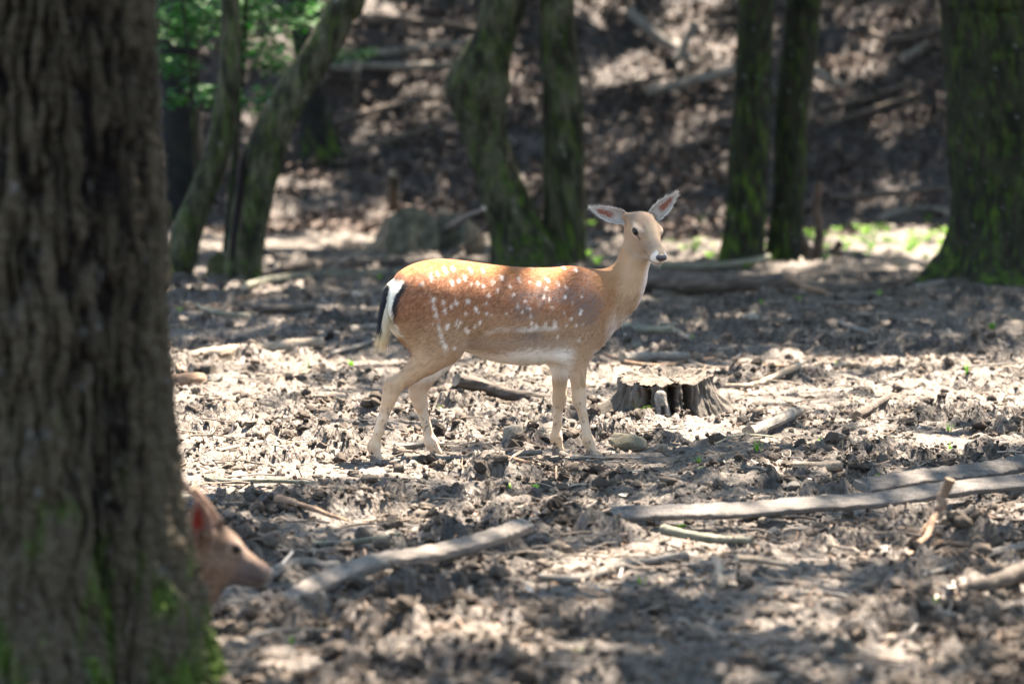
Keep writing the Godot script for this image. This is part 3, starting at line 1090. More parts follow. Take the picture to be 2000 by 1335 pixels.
func build_doe() -> void:
	var t := thing("doe", "spotted russet fallow doe standing sideways on the mud with her face turned to the camera", "deer", DOE_AT, DOE_TURN)
	# spots of the coat: x, y, radius
	for s in [[-0.27, 0.715, 12], [-0.235, 0.698, 11], [-0.205, 0.712, 11], [-0.155, 0.718, 12], [-0.118, 0.685, 11], [-0.165, 0.665, 7], [-0.26, 0.67, 8], [-0.25, 0.612, 14], [-0.21, 0.622, 10], [-0.2, 0.606, 9], [-0.162, 0.594, 11], [-0.15, 0.585, 10],
			[-0.102, 0.625, 9], [-0.26, 0.52, 14], [-0.22, 0.515, 9], [-0.22, 0.80, 12], [-0.185, 0.81, 10], [-0.155, 0.825, 14], [-0.13, 0.795, 10], [-0.10, 0.795, 11], [-0.055, 0.745, 9], [-0.07, 0.71, 7], [-0.03, 0.80, 11], [-0.01, 0.765, 9], [0.02, 0.82, 12],
			[0.05, 0.78, 9], [0.075, 0.695, 10], [0.12, 0.69, 9], [0.02, 0.665, 9], [0.16, 0.605, 12], [0.205, 0.61, 12], [0.25, 0.608, 17], [0.205, 0.73, 9], [0.23, 0.72, 9], [0.285, 0.785, 11], [0.32, 0.77, 9], [0.10, 0.81, 12], [0.15, 0.80, 10], [0.19, 0.79, 12],
			[0.355, 0.605, 10], [0.37, 0.54, 10], [0.265, 0.555, 8], [0.24, 0.80, 10], [-0.36, 0.80, 12], [-0.315, 0.825, 14], [-0.28, 0.84, 12], [-0.24, 0.855, 14], [-0.20, 0.86, 12], [-0.12, 0.855, 12], [-0.06, 0.85, 11], [-0.315, 0.73, 10], [0.34, 0.70, 8], [0.06, 0.745, 8], [0.30, 0.66, 9]]:
		spots.append(Vector3(s[0], s[1], s[2] * 0.00102))
	for i in 34: spots.append(Vector3(rng.randf_range(-0.34, 0.42), rng.randf_range(0.60, 0.86), rng.randf_range(0.006, 0.0105)))
	var fwd := Vector3(0.40, -0.53, 0.75).normalized().rotated(Vector3.UP, -DOE_TURN)
	var up := (Vector3(0.03, 1.0, 0.0) - fwd * fwd.dot(Vector3(0.03, 1.0, 0.0))).normalized()
	doe_head = Transform3D(Basis(fwd, up, fwd.cross(up)), Vector3(0.716, 1.098, 0.010))
	doe_inv = doe_head.affine_inverse()
	var body: Array[Prim] = []
	body.append(torso([Vector4(-0.475, 0.775, 0.66, 0.045), Vector4(-0.43, 0.845, 0.57, 0.095), Vector4(-0.35, 0.885, 0.535, 0.13), Vector4(-0.24, 0.902, 0.515, 0.145), Vector4(-0.12, 0.893, 0.49, 0.152), Vector4(0.0, 0.876, 0.447, 0.165), Vector4(0.13, 0.862, 0.424, 0.166),
		Vector4(0.25, 0.857, 0.424, 0.155), Vector4(0.36, 0.855, 0.432, 0.134), Vector4(0.45, 0.838, 0.445, 0.112), Vector4(0.52, 0.80, 0.475, 0.088), Vector4(0.57, 0.75, 0.53, 0.062), Vector4(0.605, 0.69, 0.585, 0.03)]))
	body.append(cone(Vector3(0.50, 0.68, 0.0), Vector3(0.595, 0.735, 0.0), 0.125, 0.098, 0.06, 1.35))
	body.append(cone(Vector3(0.595, 0.735, 0.0), Vector3(0.66, 0.82, 0.0), 0.098, 0.072, 0.05, 1.2))
	body.append(cone(Vector3(0.66, 0.82, 0.0), Vector3(0.69, 0.91, 0.005), 0.072, 0.064, 0.04))
	body.append(cone(Vector3(0.69, 0.91, 0.005), Vector3(0.712, 1.03, 0.012), 0.064, 0.058, 0.04))
	body.append(cone(Vector3(0.40, 0.755, 0.0), Vector3(0.64, 0.755, 0.0), 0.07, 0.055, 0.08, 1.2))
	# legs: hips, stifles, hocks, fetlocks
	var hinds := [[Vector3(-0.33, 0.70, 0.075), Vector3(-0.245, 0.525, 0.10), Vector3(-0.485, 0.335, 0.085), Vector3(-0.572, 0.085, 0.088), Vector3(-0.552, 0.03, 0.088)],
		[Vector3(-0.33, 0.70, -0.075), Vector3(-0.20, 0.50, -0.095), Vector3(-0.315, 0.30, -0.08), Vector3(-0.255, 0.085, -0.085), Vector3(-0.22, 0.03, -0.085)]]
	for l in hinds:
		body.append(cone(l[0], l[1], 0.138, 0.083, 0.06, 1.75))
		body.append(cone(l[0] + Vector3(-0.06, -0.03, 0), l[1].lerp(l[2], 0.3), 0.085, 0.055, 0.05, 1.4))
		body.append(cone(l[1], l[2], 0.073, 0.029, 0.04, 1.25))
		var cap: Vector3 = (l[2] - l[3]).normalized()
		body.append(cone(l[2] + cap * 0.012 + Vector3(-0.008, 0.012, 0), l[2] - cap * 0.04, 0.029, 0.027, 0.03))
		body.append(cone(l[2], l[3], 0.0275, 0.0205, 0.03))
		body.append(cone(l[3], l[3], 0.0245, 0.0245, 0.02))
		body.append(cone(l[3], l[4], 0.0225, 0.021, 0.02))
	var fores := [[Vector3(0.42, 0.66, 0.075), Vector3(0.36, 0.50, 0.082), Vector3(0.392, 0.275, 0.075), Vector3(0.437, 0.08, 0.075), Vector3(0.462, 0.03, 0.075)],
		[Vector3(0.42, 0.66, -0.075), Vector3(0.345, 0.49, -0.075), Vector3(0.348, 0.265, -0.066), Vector3(0.332, 0.085, -0.066), Vector3(0.35, 0.03, -0.066)]]
	for l in fores:
		body.append(cone(l[0] + Vector3(-0.02, 0, -0.01 * signf(l[0].z)), l[1], 0.095, 0.068, 0.08, 1.9))
		body.append(cone(l[1] + Vector3(0.015, 0.02, 0), l[2], 0.057, 0.0265, 0.04, 1.15))
		body.append(cone(l[2] + Vector3(0.004, 0.01, 0), l[2] - Vector3(0, 0.02, 0), 0.0285, 0.0255, 0.02))
		body.append(cone(l[2], l[3], 0.0235, 0.0195, 0.02))
		body.append(cone(l[3], l[3], 0.0235, 0.0235, 0.02))
		body.append(cone(l[3], l[4], 0.0215, 0.0205, 0.02))
	var hp := head_prims(doe_head, false)
	var all: Array[Prim] = []
	all.append_array(body)
	all.append_array(hp)
	var cut := doe_head * Vector3(0.02, -0.06, 0.0)
	var mb := surface_nets(all, Vector3(-0.66, -0.02, -0.27), Vector3(0.92, 1.16, 0.27), 0.0075, func(m): return m.x < 0.5 or m.y < 0.83 or (m.distance_to(cut) > 0.11 and (m - cut).dot(fwd) < 0.10))
	var nrm := mb.normals()
	var head := surface_nets(all, cut - Vector3.ONE * 0.3, cut + Vector3.ONE * 0.3, 0.0036, func(m): return (m.distance_to(cut) < 0.15 or (m - cut).dot(fwd) > 0.05) and m.y > 0.80)
	var hn := head.normals()
	for i in mb.v.size(): mb.c[i] = doe_tone(mb.v[i])
	for i in head.v.size(): head.c[i] = doe_tone(head.v[i])
	var fb := MB.new()
	var comb := func(p: Vector3) -> Vector3:
		var h := doe_inv * p
		if p.y > 0.88 and p.x > 0.5 and h.x > -0.03: return -fwd
		if p.x > 0.52 and p.y > 0.60: return Vector3(-0.25, -1.0, 0.0)
		if p.y < 0.42: return Vector3(-0.1, -1.0, 0.0)
		return Vector3(-1.0, -0.45 - 0.4 * n_any.get_noise_2d(p.x * 3.0, p.y * 3.0), 0.0)
	var length := func(p: Vector3) -> float:
		if p.y < 0.33: return 0.007
		if p.x < -0.36 and p.y > 0.42 and p.y < 0.78: return 0.03
		if p.y < 0.46: return 0.022
		if p.x > 0.54 and p.y < 0.75: return 0.027
		if p.y > 0.93 and p.x > 0.5: return 0.008
		return 0.017
	var fn := fur(fb, mb, nrm, 62000, doe_tone, comb, length, 0.0011)
	var hb := MB.new()
	var face_len := func(p: Vector3) -> float:
		var h := doe_inv * p
		if h.x > 0.215 or Vector3(h.x - 0.094, h.y + 0.041, absf(h.z) - 0.066).length() < 0.02: return 0.0
		return 0.008
	var hfn := fur(hb, head, hn, 14000, doe_tone, comb, face_len, 0.0007)
	# one skin: body and head in one mesh
	var off := mb.v.size()
	mb.v.append_array(head.v)
	mb.c.append_array(head.c)
	mb.uv.append_array(head.uv)
	for i in head.ix: mb.ix.append(i + off)
	nrm.append_array(hn)
	obj("body", mb.done(nrm), mats.fur, t)
	off = fb.v.size()
	fb.v.append_array(hb.v)
	fb.c.append_array(hb.c)
	fb.uv.append_array(hb.uv)
	for i in hb.ix: fb.ix.append(i + off)
	fn.append_array(hfn)
	obj("fur", fb.done(fn), mats.hair, t).set_meta("kind", "stuff")
	# ears: frames given in the scene's axes, turned into hers
	var turn := Basis(Vector3.UP, -DOE_TURN)
	for e in [[Vector3(-0.93, 0.33, 0.10), Vector3(0.28, 0.15, 1.0), 1.0], [Vector3(0.70, 0.70, 0.02), Vector3(-0.15, -0.05, 1.0), -1.0]]:
		var x: Vector3 = (turn * e[0]).normalized()
		var z: Vector3 = turn * e[1]
		z = (z - x * z.dot(x)).normalized()
		ear(t, Transform3D(Basis(x, z.cross(x), z), doe_head * Vector3(-0.006, -0.046, 0.058 * e[2])), 0.183, 0.068, Color(0.33, 0.23, 0.145), Color(0.19, 0.075, 0.052), Color(0.38, 0.34, 0.30))
	for s in [-1.0, 1.0]:
		var em := SphereMesh.new()
		em.radius = 0.0165
		em.height = 0.033
		obj("eye", em, mats.eye, t).position = doe_head * Vector3(0.094, -0.041, 0.0605 * s)
	# nose pad with its two nostrils
	var nb := blob(26, 18, Vector3(0.0165, 0.0165, 0.0285), 0.06, 3.0, 4.0, false, Color(0.028, 0.026, 0.030), Color(0.055, 0.05, 0.056))
	var no := obj("nose", nb, mats.nose, t)
	no.transform = doe_head * Transform3D(Basis(Vector3.BACK, -0.3), Vector3(0.2525, -0.073, 0.0))
	for s in [-1.0, 1.0]:
		var st := obj("nostril", blob(14, 10, Vector3(0.006, 0.0045, 0.0065), 0.05, 2.0, 6.0, false, Color(0.006, 0.005, 0.005), Color(0.01, 0.008, 0.008)), mats.nose, no)
		st.position = Vector3(0.0085, 0.002, 0.0185 * s)
	for l in hinds: hoof(t, Vector3(l[4].x + 0.004, -0.004, l[4].z), Vector3(1, 0, 0))
	for l in fores: hoof(t, Vector3(l[4].x + 0.006, -0.004, l[4].z), Vector3(1, 0, 0))
	doe_tail(t)
	# whiskers, and the loose long hairs of throat and brisket
	var wb := MB.new()
	for i in 70:
		var p := doe_head * Vector3(rng.randf_range(0.20, 0.245), rng.randf_range(-0.125, -0.095), rng.randf_range(-0.024, 0.024))
		strand(wb, p, (fwd * 0.6 + Vector3(rng.randf_range(-0.6, 0.6), -0.7, rng.randf_range(-0.6, 0.6))).normalized(), Vector3.BACK, rng.randf_range(0.02, 0.035), 0.0004, Color(0.6, 0.55, 0.48))
	for i in 200:
		var k := rng.randf()
		var p := Vector3(0.61 + 0.12 * k, 0.60 + 0.28 * k, rng.randf_range(-0.02, 0.02)) if i < 90 else Vector3(rng.randf_range(-0.3, 0.45), 0.45, rng.randf_range(-0.06, 0.06))
		if i < 90: strand(wb, p, Vector3(rng.randf_range(0.2, 0.8), -0.8, rng.randf_range(-0.3, 0.3)).normalized(), Vector3.BACK, rng.randf_range(0.02, 0.05), 0.0005, Color(0.68, 0.62, 0.55))
	obj("whiskers", wb.done(), mats.hair, t).set_meta("kind", "stuff")

func doe_tail(t: Node3D) -> void:
	var mb := MB.new()
	var pts := [Vector3(-0.43, 0.80, -0.01), Vector3(-0.468, 0.765, -0.012), Vector3(-0.484, 0.70, -0.016), Vector3(-0.486, 0.63, -0.018), Vector3(-0.497, 0.575, -0.02)]
	tube(mb, pts, [0.024, 0.026, 0.022, 0.016, 0.006], 12, 0.01, func(_s, _a, _p): return 1.0,
		func(s, _a, p, _f): return Color(0.02, 0.02, 0.024) if p.x < -0.475 and p.y > 0.57 else Color(0.72, 0.64, 0.48))
	var o := obj("tail", mb.done(), mats.fur, t)
	var hb := MB.new()
	for i in 3600:
		var k := rng.randf() * 3.6
		var c: Vector3 = spline(pts, k)
		var a := rng.randf() * TAU
		var r := lerpf(0.026, 0.012, k / 4.0)
		var n := Vector3(cos(a) * 0.75, 0.0, sin(a))
		var p := c + n * r
		var down := Vector3(-0.05, -1.0, 0.0)
		var l := lerpf(0.07, 0.12, k / 4.0) * rng.randf_range(0.6, 1.15)
		var dir := (down + n * rng.randf_range(0.05, 0.34) + Vector3(rng.randf_range(-0.12, 0.05) - 0.10 * k / 4.0, 0, 0)).normalized()
		var dark: bool = n.x < -0.28 + 0.15 * rng.randf() and absf(n.z) < 0.85 and k < 3.0
		var tone := Color(0.02, 0.02, 0.025) if dark else mix3(Color(0.80, 0.76, 0.64), Color(0.66, 0.47, 0.22), (k - 1.6) / 2.2 + rng.randf_range(-0.2, 0.2))
		strand(hb, p, dir, Vector3(n.x, 0.2, n.z).normalized(), l, 0.0016, tone * rng.randf_range(0.8, 1.1))
	obj("tail_hair", hb.done(), mats.hair, o).set_meta("kind", "stuff")

# ------------------------------------------------------------------ the young buck lying behind the near trunk
func buck_tone(p: Vector3, inv: Transform3D) -> Color:
	var h := inv * p
	var n := n_any.get_noise_3d(p.x * 40.0, p.y * 60.0, p.z * 40.0)
	var c := mix3(Color(0.11, 0.070, 0.047), Color(0.19, 0.125, 0.085), 0.5 + n)
	if h.x > 0.02 and absf(h.z) < 0.09 and h.y > -0.17:
		c = mix3(Color(0.12, 0.080, 0.058), Color(0.19, 0.135, 0.102), 0.5 + n)
		c = c.lerp(Color(0.085, 0.070, 0.070), soft(h.x, 0.13, 0.245, 0.03) * smoothstep(-0.045, -0.075, h.y) * 0.75)
		c = c.lerp(Color(0.075, 0.045, 0.03), soft(h.x, 0.015, 0.062, 0.012) * smoothstep(-0.09, -0.05, h.y) * 0.75)
		c = c.lerp(Color(0.04, 0.03, 0.028), (1.0 - smoothstep(0.002, 0.006, absf(h.y + 0.106))) * smoothstep(0.15, 0.17, h.x) * 0.7)
		c = c.lerp(Color(0.25, 0.20, 0.17), smoothstep(0.236, 0.25, h.x) * 0.4)
		var ez := Vector3((h.x - 0.094) / 1.35, h.y + 0.041, absf(h.z) - 0.066).length()
		c = c.lerp(Color(0.26, 0.19, 0.15), (1.0 - smoothstep(0.018, 0.032, ez)) * 0.5)
		c = c.lerp(Color(0.03, 0.022, 0.018), 1.0 - smoothstep(0.011, 0.016, ez))
	return c

func build_buck() -> void:
	var at := Vector3(-0.952, 0.0, -11.5)
	var t := thing("young_buck", "young brown buck with short velvet antlers resting half hidden behind the big near trunk", "deer", at)
	var fwd := Vector3(0.81, -0.36, -0.45).normalized()
	var up := (Vector3.UP - fwd * fwd.dot(Vector3.UP)).normalized()
	var h := Transform3D(Basis(fwd, up, fwd.cross(up)), Vector3(0.030, 0.332, 0.06))
	var inv := h.affine_inverse()
	var all := head_prims(h, true)
	all.append(cone(Vector3(0.045, 0.26, 0.02), Vector3(0.0, 0.14, 0.0), 0.060, 0.072, 0.05))
	all.append(cone(Vector3(-0.015, 0.16, -0.02), Vector3(-0.17, 0.13, -0.06), 0.085, 0.13, 0.05))
	all.append(cone(Vector3(-0.17, 0.17, -0.06), Vector3(-0.72, 0.17, -0.30), 0.165, 0.16, 0.06))
	all.append(cone(Vector3(-0.70, 0.16, -0.22), Vector3(-0.50, 0.08, -0.08), 0.13, 0.08, 0.05))
	all.append(cone(Vector3(-0.50, 0.075, -0.08), Vector3(-0.72, 0.04, 0.0), 0.06, 0.03, 0.04))
	all.append(cone(Vector3(-0.72, 0.035, 0.0), Vector3(-0.50, 0.03, 0.08), 0.027, 0.02, 0.02))
	all.append(cone(Vector3(-0.15, 0.10, 0.03), Vector3(-0.10, 0.05, 0.12), 0.06, 0.035, 0.04))
	all.append(cone(Vector3(-0.10, 0.04, 0.12), Vector3(-0.33, 0.035, 0.15), 0.028, 0.02, 0.02))
	var mb := surface_nets(all, Vector3(-1.0, -0.05, -0.55), Vector3(0.36, 0.5, 0.25), 0.011, func(m): return m.x < -0.05 or m.y < 0.18)
	var nrm := mb.normals()
	var hd := surface_nets(all, Vector3(-0.14, 0.08, -0.2), Vector3(0.36, 0.46, 0.2), 0.005, func(m): return m.x > -0.12 and m.y > 0.12)
	var hn := hd.normals()
	var tone := func(p: Vector3) -> Color: return buck_tone(p, inv)
	for i in mb.v.size(): mb.c[i] = tone.call(mb.v[i])
	for i in hd.v.size(): hd.c[i] = tone.call(hd.v[i])
	var fb := MB.new()
	var comb := func(p: Vector3) -> Vector3: return -fwd if (inv * p).x > -0.02 else Vector3(-0.6, -1.0, 0.0)
	var fn := fur(fb, hd, hn, 9000, tone, comb, func(p): return 0.0 if (inv * p).x > 0.22 else 0.011, 0.0012)
	fn.append_array(fur(fb, mb, nrm, 9000, tone, comb, func(_p): return 0.02, 0.0016))
	var off := mb.v.size()
	mb.v.append_array(hd.v)
	mb.c.append_array(hd.c)
	mb.uv.append_array(hd.uv)
	for i in hd.ix: mb.ix.append(i + off)
	nrm.append_array(hn)
	obj("body", mb.done(nrm), mats.fur, t)
	obj("fur", fb.done(fn), mats.hair, t).set_meta("kind", "stuff")
	for e in [[Vector3(0.03, 0.88, 0.36), Vector3(0.28, -0.25, 0.9), 1.0], [Vector3(-0.5, 0.45, -0.75), Vector3(0.8, 0.1, -0.5), -1.0]]:
		var x: Vector3 = e[0].normalized()
		var z: Vector3 = e[1]
		z = (z - x * z.dot(x)).normalized()
		ear(t, Transform3D(Basis(x, z.cross(x), z), h * Vector3(-0.015, -0.075, 0.054 * e[2])), 0.155, 0.078, Color(0.26, 0.17, 0.125), Color(0.17, 0.024, 0.018), Color(0.20, 0.12, 0.095))
	for s in [-1.0, 1.0]:
		var em := SphereMesh.new()
		em.radius = 0.0165
		em.height = 0.033
		obj("eye", em, mats.eye, t).position = h * Vector3(0.094, -0.041, 0.0605 * s)
		var ab := MB.new()
		var b: Vector3 = h * Vector3(0.028, 0.015, 0.036 * s)
		tube(ab, [b, b + Vector3(-0.022, 0.045, 0.010 * s), b + Vector3(-0.052, 0.083, 0.022 * s), b + Vector3(-0.074, 0.108, 0.028 * s)], [0.0125, 0.0092, 0.0088, 0.0105], 12, 0.006,
			func(q, a, _p): return (1.0 + 0.1 * n_any.get_noise_2d(q * 80.0, a * 4.0)) * (1.0 if q < 0.14 else sqrt(maxf(0.0, 1.0 - pow((q - 0.14) / 0.014, 2.0)))),
			func(q, a, _p, _f): return mix3(Color(0.20, 0.125, 0.085), Color(0.34, 0.23, 0.165), 0.5 + n_any.get_noise_2d(q * 90.0, a * 6.0)))
		obj("antler", ab.done(), mats.fur, t)
	var no := obj("nose", blob(20, 14, Vector3(0.0165, 0.0165, 0.0285), 0.06, 3.0, 4.0, false, Color(0.05, 0.042, 0.044), Color(0.08, 0.068, 0.07)), mats.nose, t)
	no.transform = h * Transform3D(Basis(Vector3.BACK, -0.3), Vector3(0.2525, -0.073, 0.0))
func setup_noises() -> void:
	n_base = make_noise(11, 0.55, 3)
	n_rough = make_noise(12, 0.62, 3)
	n_clod = cellular(13, 4.6, FastNoiseLite.RETURN_DISTANCE2_SUB)
	n_clodv = cellular(13, 4.6, FastNoiseLite.RETURN_CELL_VALUE)
	n_small = cellular(15, 15.0, FastNoiseLite.RETURN_DISTANCE2_SUB)
	n_fbm = make_noise(16, 6.5, 4)
	n_tone = make_noise(17, 1.3, 4)
	n_warp = make_noise(18, 5.0, 2)
	n_light = make_noise(19, 1.25, 3)
	n_any = make_noise(20, 1.0, 2)

func noise_picture(sd: int, freq: float, oct: int, lo: float, hi: float, normal := false, bump := 4.0, size := 512) -> NoiseTexture2D:
	var t := NoiseTexture2D.new()
	t.width = size
	t.height = size
	t.seamless = true
	t.noise = make_noise(sd, freq, oct)
	t.as_normal_map = normal
	t.bump_strength = bump
	if not normal:
		var g := Gradient.new()
		g.set_color(0, Color(lo, lo, lo))
		g.set_color(1, Color(hi, hi, hi))
		t.color_ramp = g
	return t

func mat(rough: float, spec := 0.5) -> StandardMaterial3D:
	var m := StandardMaterial3D.new()
	m.vertex_color_use_as_albedo = true
	m.roughness = rough
	m.metallic_specular = spec
	return m

func setup_materials() -> void:
	var grain := noise_picture(31, 0.03, 5, 0.62, 1.0)
	var grain_n := noise_picture(32, 0.03, 5, 0, 1, true, 6.0)
	var wet := noise_picture(33, 0.012, 4, 0.45, 1.0)
	var m := mat(0.9, 0.4)
	m.albedo_texture = grain
	m.normal_enabled = true
	m.normal_texture = grain_n
	m.normal_scale = 1.0
	m.roughness_texture = wet
	m.uv1_scale = Vector3(2.6, 2.6, 1)
	# crumbly relief and its tone
	var crumb := NoiseTexture2D.new()
	crumb.width = 1024
	crumb.height = 1024
	crumb.seamless = true
	var cn := cellular(41, 0.022, FastNoiseLite.RETURN_DISTANCE)
	cn.fractal_type = FastNoiseLite.FRACTAL_FBM
	cn.fractal_octaves = 3
	cn.domain_warp_enabled = true
	cn.domain_warp_amplitude = 22.0
	cn.domain_warp_frequency = 0.03
	crumb.noise = cn
	var cg := Gradient.new()
	cg.set_color(0, Color(1, 1, 1))
	cg.set_color(1, Color(0.42, 0.42, 0.42))
	crumb.color_ramp = cg
	m.albedo_texture = crumb
	m.heightmap_enabled = true
	m.heightmap_texture = crumb
	m.heightmap_scale = 2.2
	m.uv1_scale = Vector3(1.7, 1.7, 1)
	mats.mud = m
	m = mat(0.92, 0.3)
	m.albedo_texture = grain
	m.uv1_triplanar = true
	m.uv1_scale = Vector3(9, 9, 9)
	mats.clod = m
	m = mat(0.8, 0.35)
	mats.litter = m
	m = mat(0.82, 0.35)
	m.albedo_texture = grain
	m.normal_enabled = true
	m.normal_texture = grain_n
	m.normal_scale = 0.8
	m.uv1_triplanar = true
	m.uv1_scale = Vector3(5, 5, 5)
	mats.wood = m
	m = mat(0.88, 0.3)
	m.albedo_texture = grain
	m.normal_enabled = true
	m.normal_texture = grain_n
	m.normal_scale = 1.0
	m.uv1_triplanar = true
	m.uv1_scale = Vector3(3.0, 1.6, 3.0)
	mats.bark = m
	m = mat(0.8, 0.3)
	m.albedo_texture = grain
	m.normal_enabled = true
	m.normal_texture = grain_n
	m.normal_scale = 0.6
	m.uv1_triplanar = true
	m.uv1_scale = Vector3(7, 7, 7)
	mats.stone = m
	m = mat(0.55, 0.4)
	m.backlight_enabled = true
	m.backlight = Color(0.55, 0.75, 0.25)
	mats.leaf = m
	m = mat(0.6, 0.4)
	m.backlight_enabled = true
	m.backlight = Color(0.6, 0.8, 0.3)
	mats.grass = m
	m = mat(0.85, 0.25)
	m.rim_enabled = true
	m.rim = 0.12
	m.rim_tint = 0.6
	mats.fur = m
	m = mat(0.7, 0.3)
	m.backlight_enabled = true
	m.backlight = Color(0.5, 0.5, 0.5)
	m.cull_mode = BaseMaterial3D.CULL_DISABLED
	mats.hair = m
	m = mat(0.8, 0.25)
	m.backlight_enabled = true
	m.backlight = Color(0.55, 0.30, 0.22)
	mats.ear = m
	m = mat(0.55, 0.4)
	mats.horn = m
	m = mat(0.38, 0.5)
	mats.nose = m
	m = StandardMaterial3D.new()
	m.albedo_color = Color(0.05, 0.035, 0.028)
	m.roughness = 0.16
	m.metallic_specular = 0.35
	mats.eye = m

func build_trees() -> void:
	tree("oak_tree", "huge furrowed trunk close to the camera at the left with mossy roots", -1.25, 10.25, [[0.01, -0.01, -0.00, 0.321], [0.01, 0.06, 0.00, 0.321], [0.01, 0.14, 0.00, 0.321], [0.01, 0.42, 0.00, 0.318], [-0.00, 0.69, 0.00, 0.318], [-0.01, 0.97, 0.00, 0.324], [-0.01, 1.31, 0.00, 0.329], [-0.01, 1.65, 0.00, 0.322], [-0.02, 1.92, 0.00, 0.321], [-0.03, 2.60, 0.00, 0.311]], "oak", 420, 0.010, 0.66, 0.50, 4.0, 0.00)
	tree("leaning_tree", "leaning grey green tree with a dark crack down its left side", -2.38, 33.74, [[-0.00, 0.03, 0.00, 0.162], [0.01, 0.20, 0.00, 0.157], [0.05, 0.51, 0.00, 0.166], [0.12, 0.83, 0.00, 0.171], [0.18, 1.09, 0.00, 0.175], [0.29, 1.39, 0.00, 0.166], [0.41, 1.63, 0.00, 0.157], [0.58, 1.90, 0.00, 0.148], [0.76, 2.17, 0.00, 0.144], [0.89, 2.44, 0.00, 0.139], [0.99, 2.71, 0.00, 0.135]], "pale", 40, 0.060, 0.20, 0.30, 3.0, 0.00)
	tree("curved_tree", "slim curved tree bowing left behind the leaning one", -2.99, 33.93, [[-0.02, 0.02, 0.00, 0.149], [0.02, 0.19, 0.00, 0.140], [0.13, 0.55, 0.00, 0.131], [0.24, 0.82, 0.00, 0.122], [0.34, 1.09, 0.00, 0.118], [0.42, 1.36, 0.00, 0.113], [0.47, 1.63, 0.00, 0.109], [0.50, 1.90, 0.00, 0.100], [0.51, 2.26, 0.00, 0.090], [0.52, 2.71, 0.00, 0.081]], "pale", 32, 0.080, 0.20, 0.25, 4.0, 0.00)
	tree("dark_tree", "dark straight trunk at the back between the big trunk and the curved tree", -3.91, 45.77, [[-0.00, 0.02, 0.00, 0.262], [-0.01, 0.46, 0.00, 0.244], [-0.02, 1.25, 0.00, 0.238], [-0.04, 2.16, 0.00, 0.232], [-0.04, 3.13, 0.00, 0.226]], "dark", 28, 0.120, 0.15, 0.20, 5.0, 0.00)
	tree("dark_tree", "blackish mossy trunk on the bank half hidden by the leaning tree", -2.39, 48.83, [[0.01, 0.01, 0.00, 0.228], [-0.06, 0.40, 0.00, 0.195], [-0.17, 1.05, 0.00, 0.163], [-0.27, 1.69, 0.00, 0.143], [-0.36, 2.47, 0.00, 0.137]], "dark", 28, 0.120, 0.50, 0.50, 4.0, 0.00)
	tree("bent_tree", "bent mossy tree with a dark knot hole in the middle of the wood", 0.13, 36.86, [[0.02, 0.02, 0.00, 0.329], [-0.00, 0.16, 0.00, 0.300], [-0.11, 0.50, 0.00, 0.241], [-0.23, 0.80, 0.00, 0.221], [-0.31, 1.04, 0.00, 0.206], [-0.38, 1.29, 0.00, 0.206], [-0.43, 1.53, 0.00, 0.246], [-0.45, 1.78, 0.00, 0.305], [-0.40, 2.00, 0.00, 0.265], [-0.31, 2.22, 0.00, 0.206], [-0.25, 2.46, 0.00, 0.206], [-0.20, 2.80, 0.00, 0.202]], "pale", 64, 0.050, 0.30, 0.90, 4.0, 0.60)
	tree("straight_tree", "straight green brown trunk right behind the bent mossy tree", 0.51, 36.97, [[0.00, 0.03, 0.00, 0.227], [-0.01, 0.20, 0.00, 0.207], [-0.01, 1.14, 0.00, 0.197], [-0.03, 1.73, 0.00, 0.187], [-0.07, 2.17, 0.00, 0.173], [-0.08, 2.61, 0.00, 0.165], [-0.09, 2.90, 0.00, 0.163]], "pale", 40, 0.060, 0.15, 0.45, 5.0, 0.00)
	tree("twin_tree", "left one of the two dark mossy trunks right of the doe's head", 2.21, 36.86, [[0.00, 0.03, 0.00, 0.216], [0.00, 0.21, 0.00, 0.197], [0.04, 0.65, 0.00, 0.192], [0.06, 1.14, 0.00, 0.197], [0.09, 1.63, 0.00, 0.182], [0.11, 2.12, 0.00, 0.172], [0.13, 2.61, 0.00, 0.172], [0.14, 2.90, 0.00, 0.167]], "smooth", 48, 0.060, 0.25, 1.20, 4.0, 1.00)
	tree("twin_tree", "right one of the two dark mossy trunks leaning slightly right at its top", 2.63, 37.20, [[0.00, 0.03, 0.00, 0.198], [0.01, 0.24, 0.00, 0.169], [0.05, 0.64, 0.00, 0.159], [0.07, 1.14, 0.00, 0.159], [0.09, 1.63, 0.00, 0.164], [0.15, 2.12, 0.00, 0.169], [0.20, 2.62, 0.00, 0.169], [0.23, 2.91, 0.00, 0.164]], "smooth", 48, 0.060, 0.25, 0.40, 4.0, 2.50)
	tree("big_tree", "massive dark trunk with spreading mossy roots at the right edge", 4.26, 33.18, [[0.00, 0.02, 0.00, 0.558], [-0.00, 0.18, 0.00, 0.513], [0.01, 0.35, 0.00, 0.482], [0.01, 0.75, 0.00, 0.456], [-0.00, 1.19, 0.00, 0.473], [-0.01, 1.63, 0.00, 0.491], [-0.03, 2.07, 0.00, 0.509], [-0.04, 2.51, 0.00, 0.531], [-0.05, 2.78, 0.00, 0.531]], "smooth", 110, 0.040, 0.65, 0.70, 5.0, 2.90)
	tree("sapling", "thin brown sapling stem standing close to the leaning tree", -2.96, 39.54, [[-0.00, 0.04, 0.00, 0.037], [0.06, 0.58, 0.00, 0.034], [0.10, 1.00, 0.00, 0.034], [0.15, 1.52, 0.00, 0.034], [0.20, 2.10, 0.00, 0.032], [0.23, 2.68, 0.00, 0.029], [0.24, 2.99, 0.00, 0.026]], "smooth", 12, 0.100, 0.00, 0.00, 5.0, 0.00)
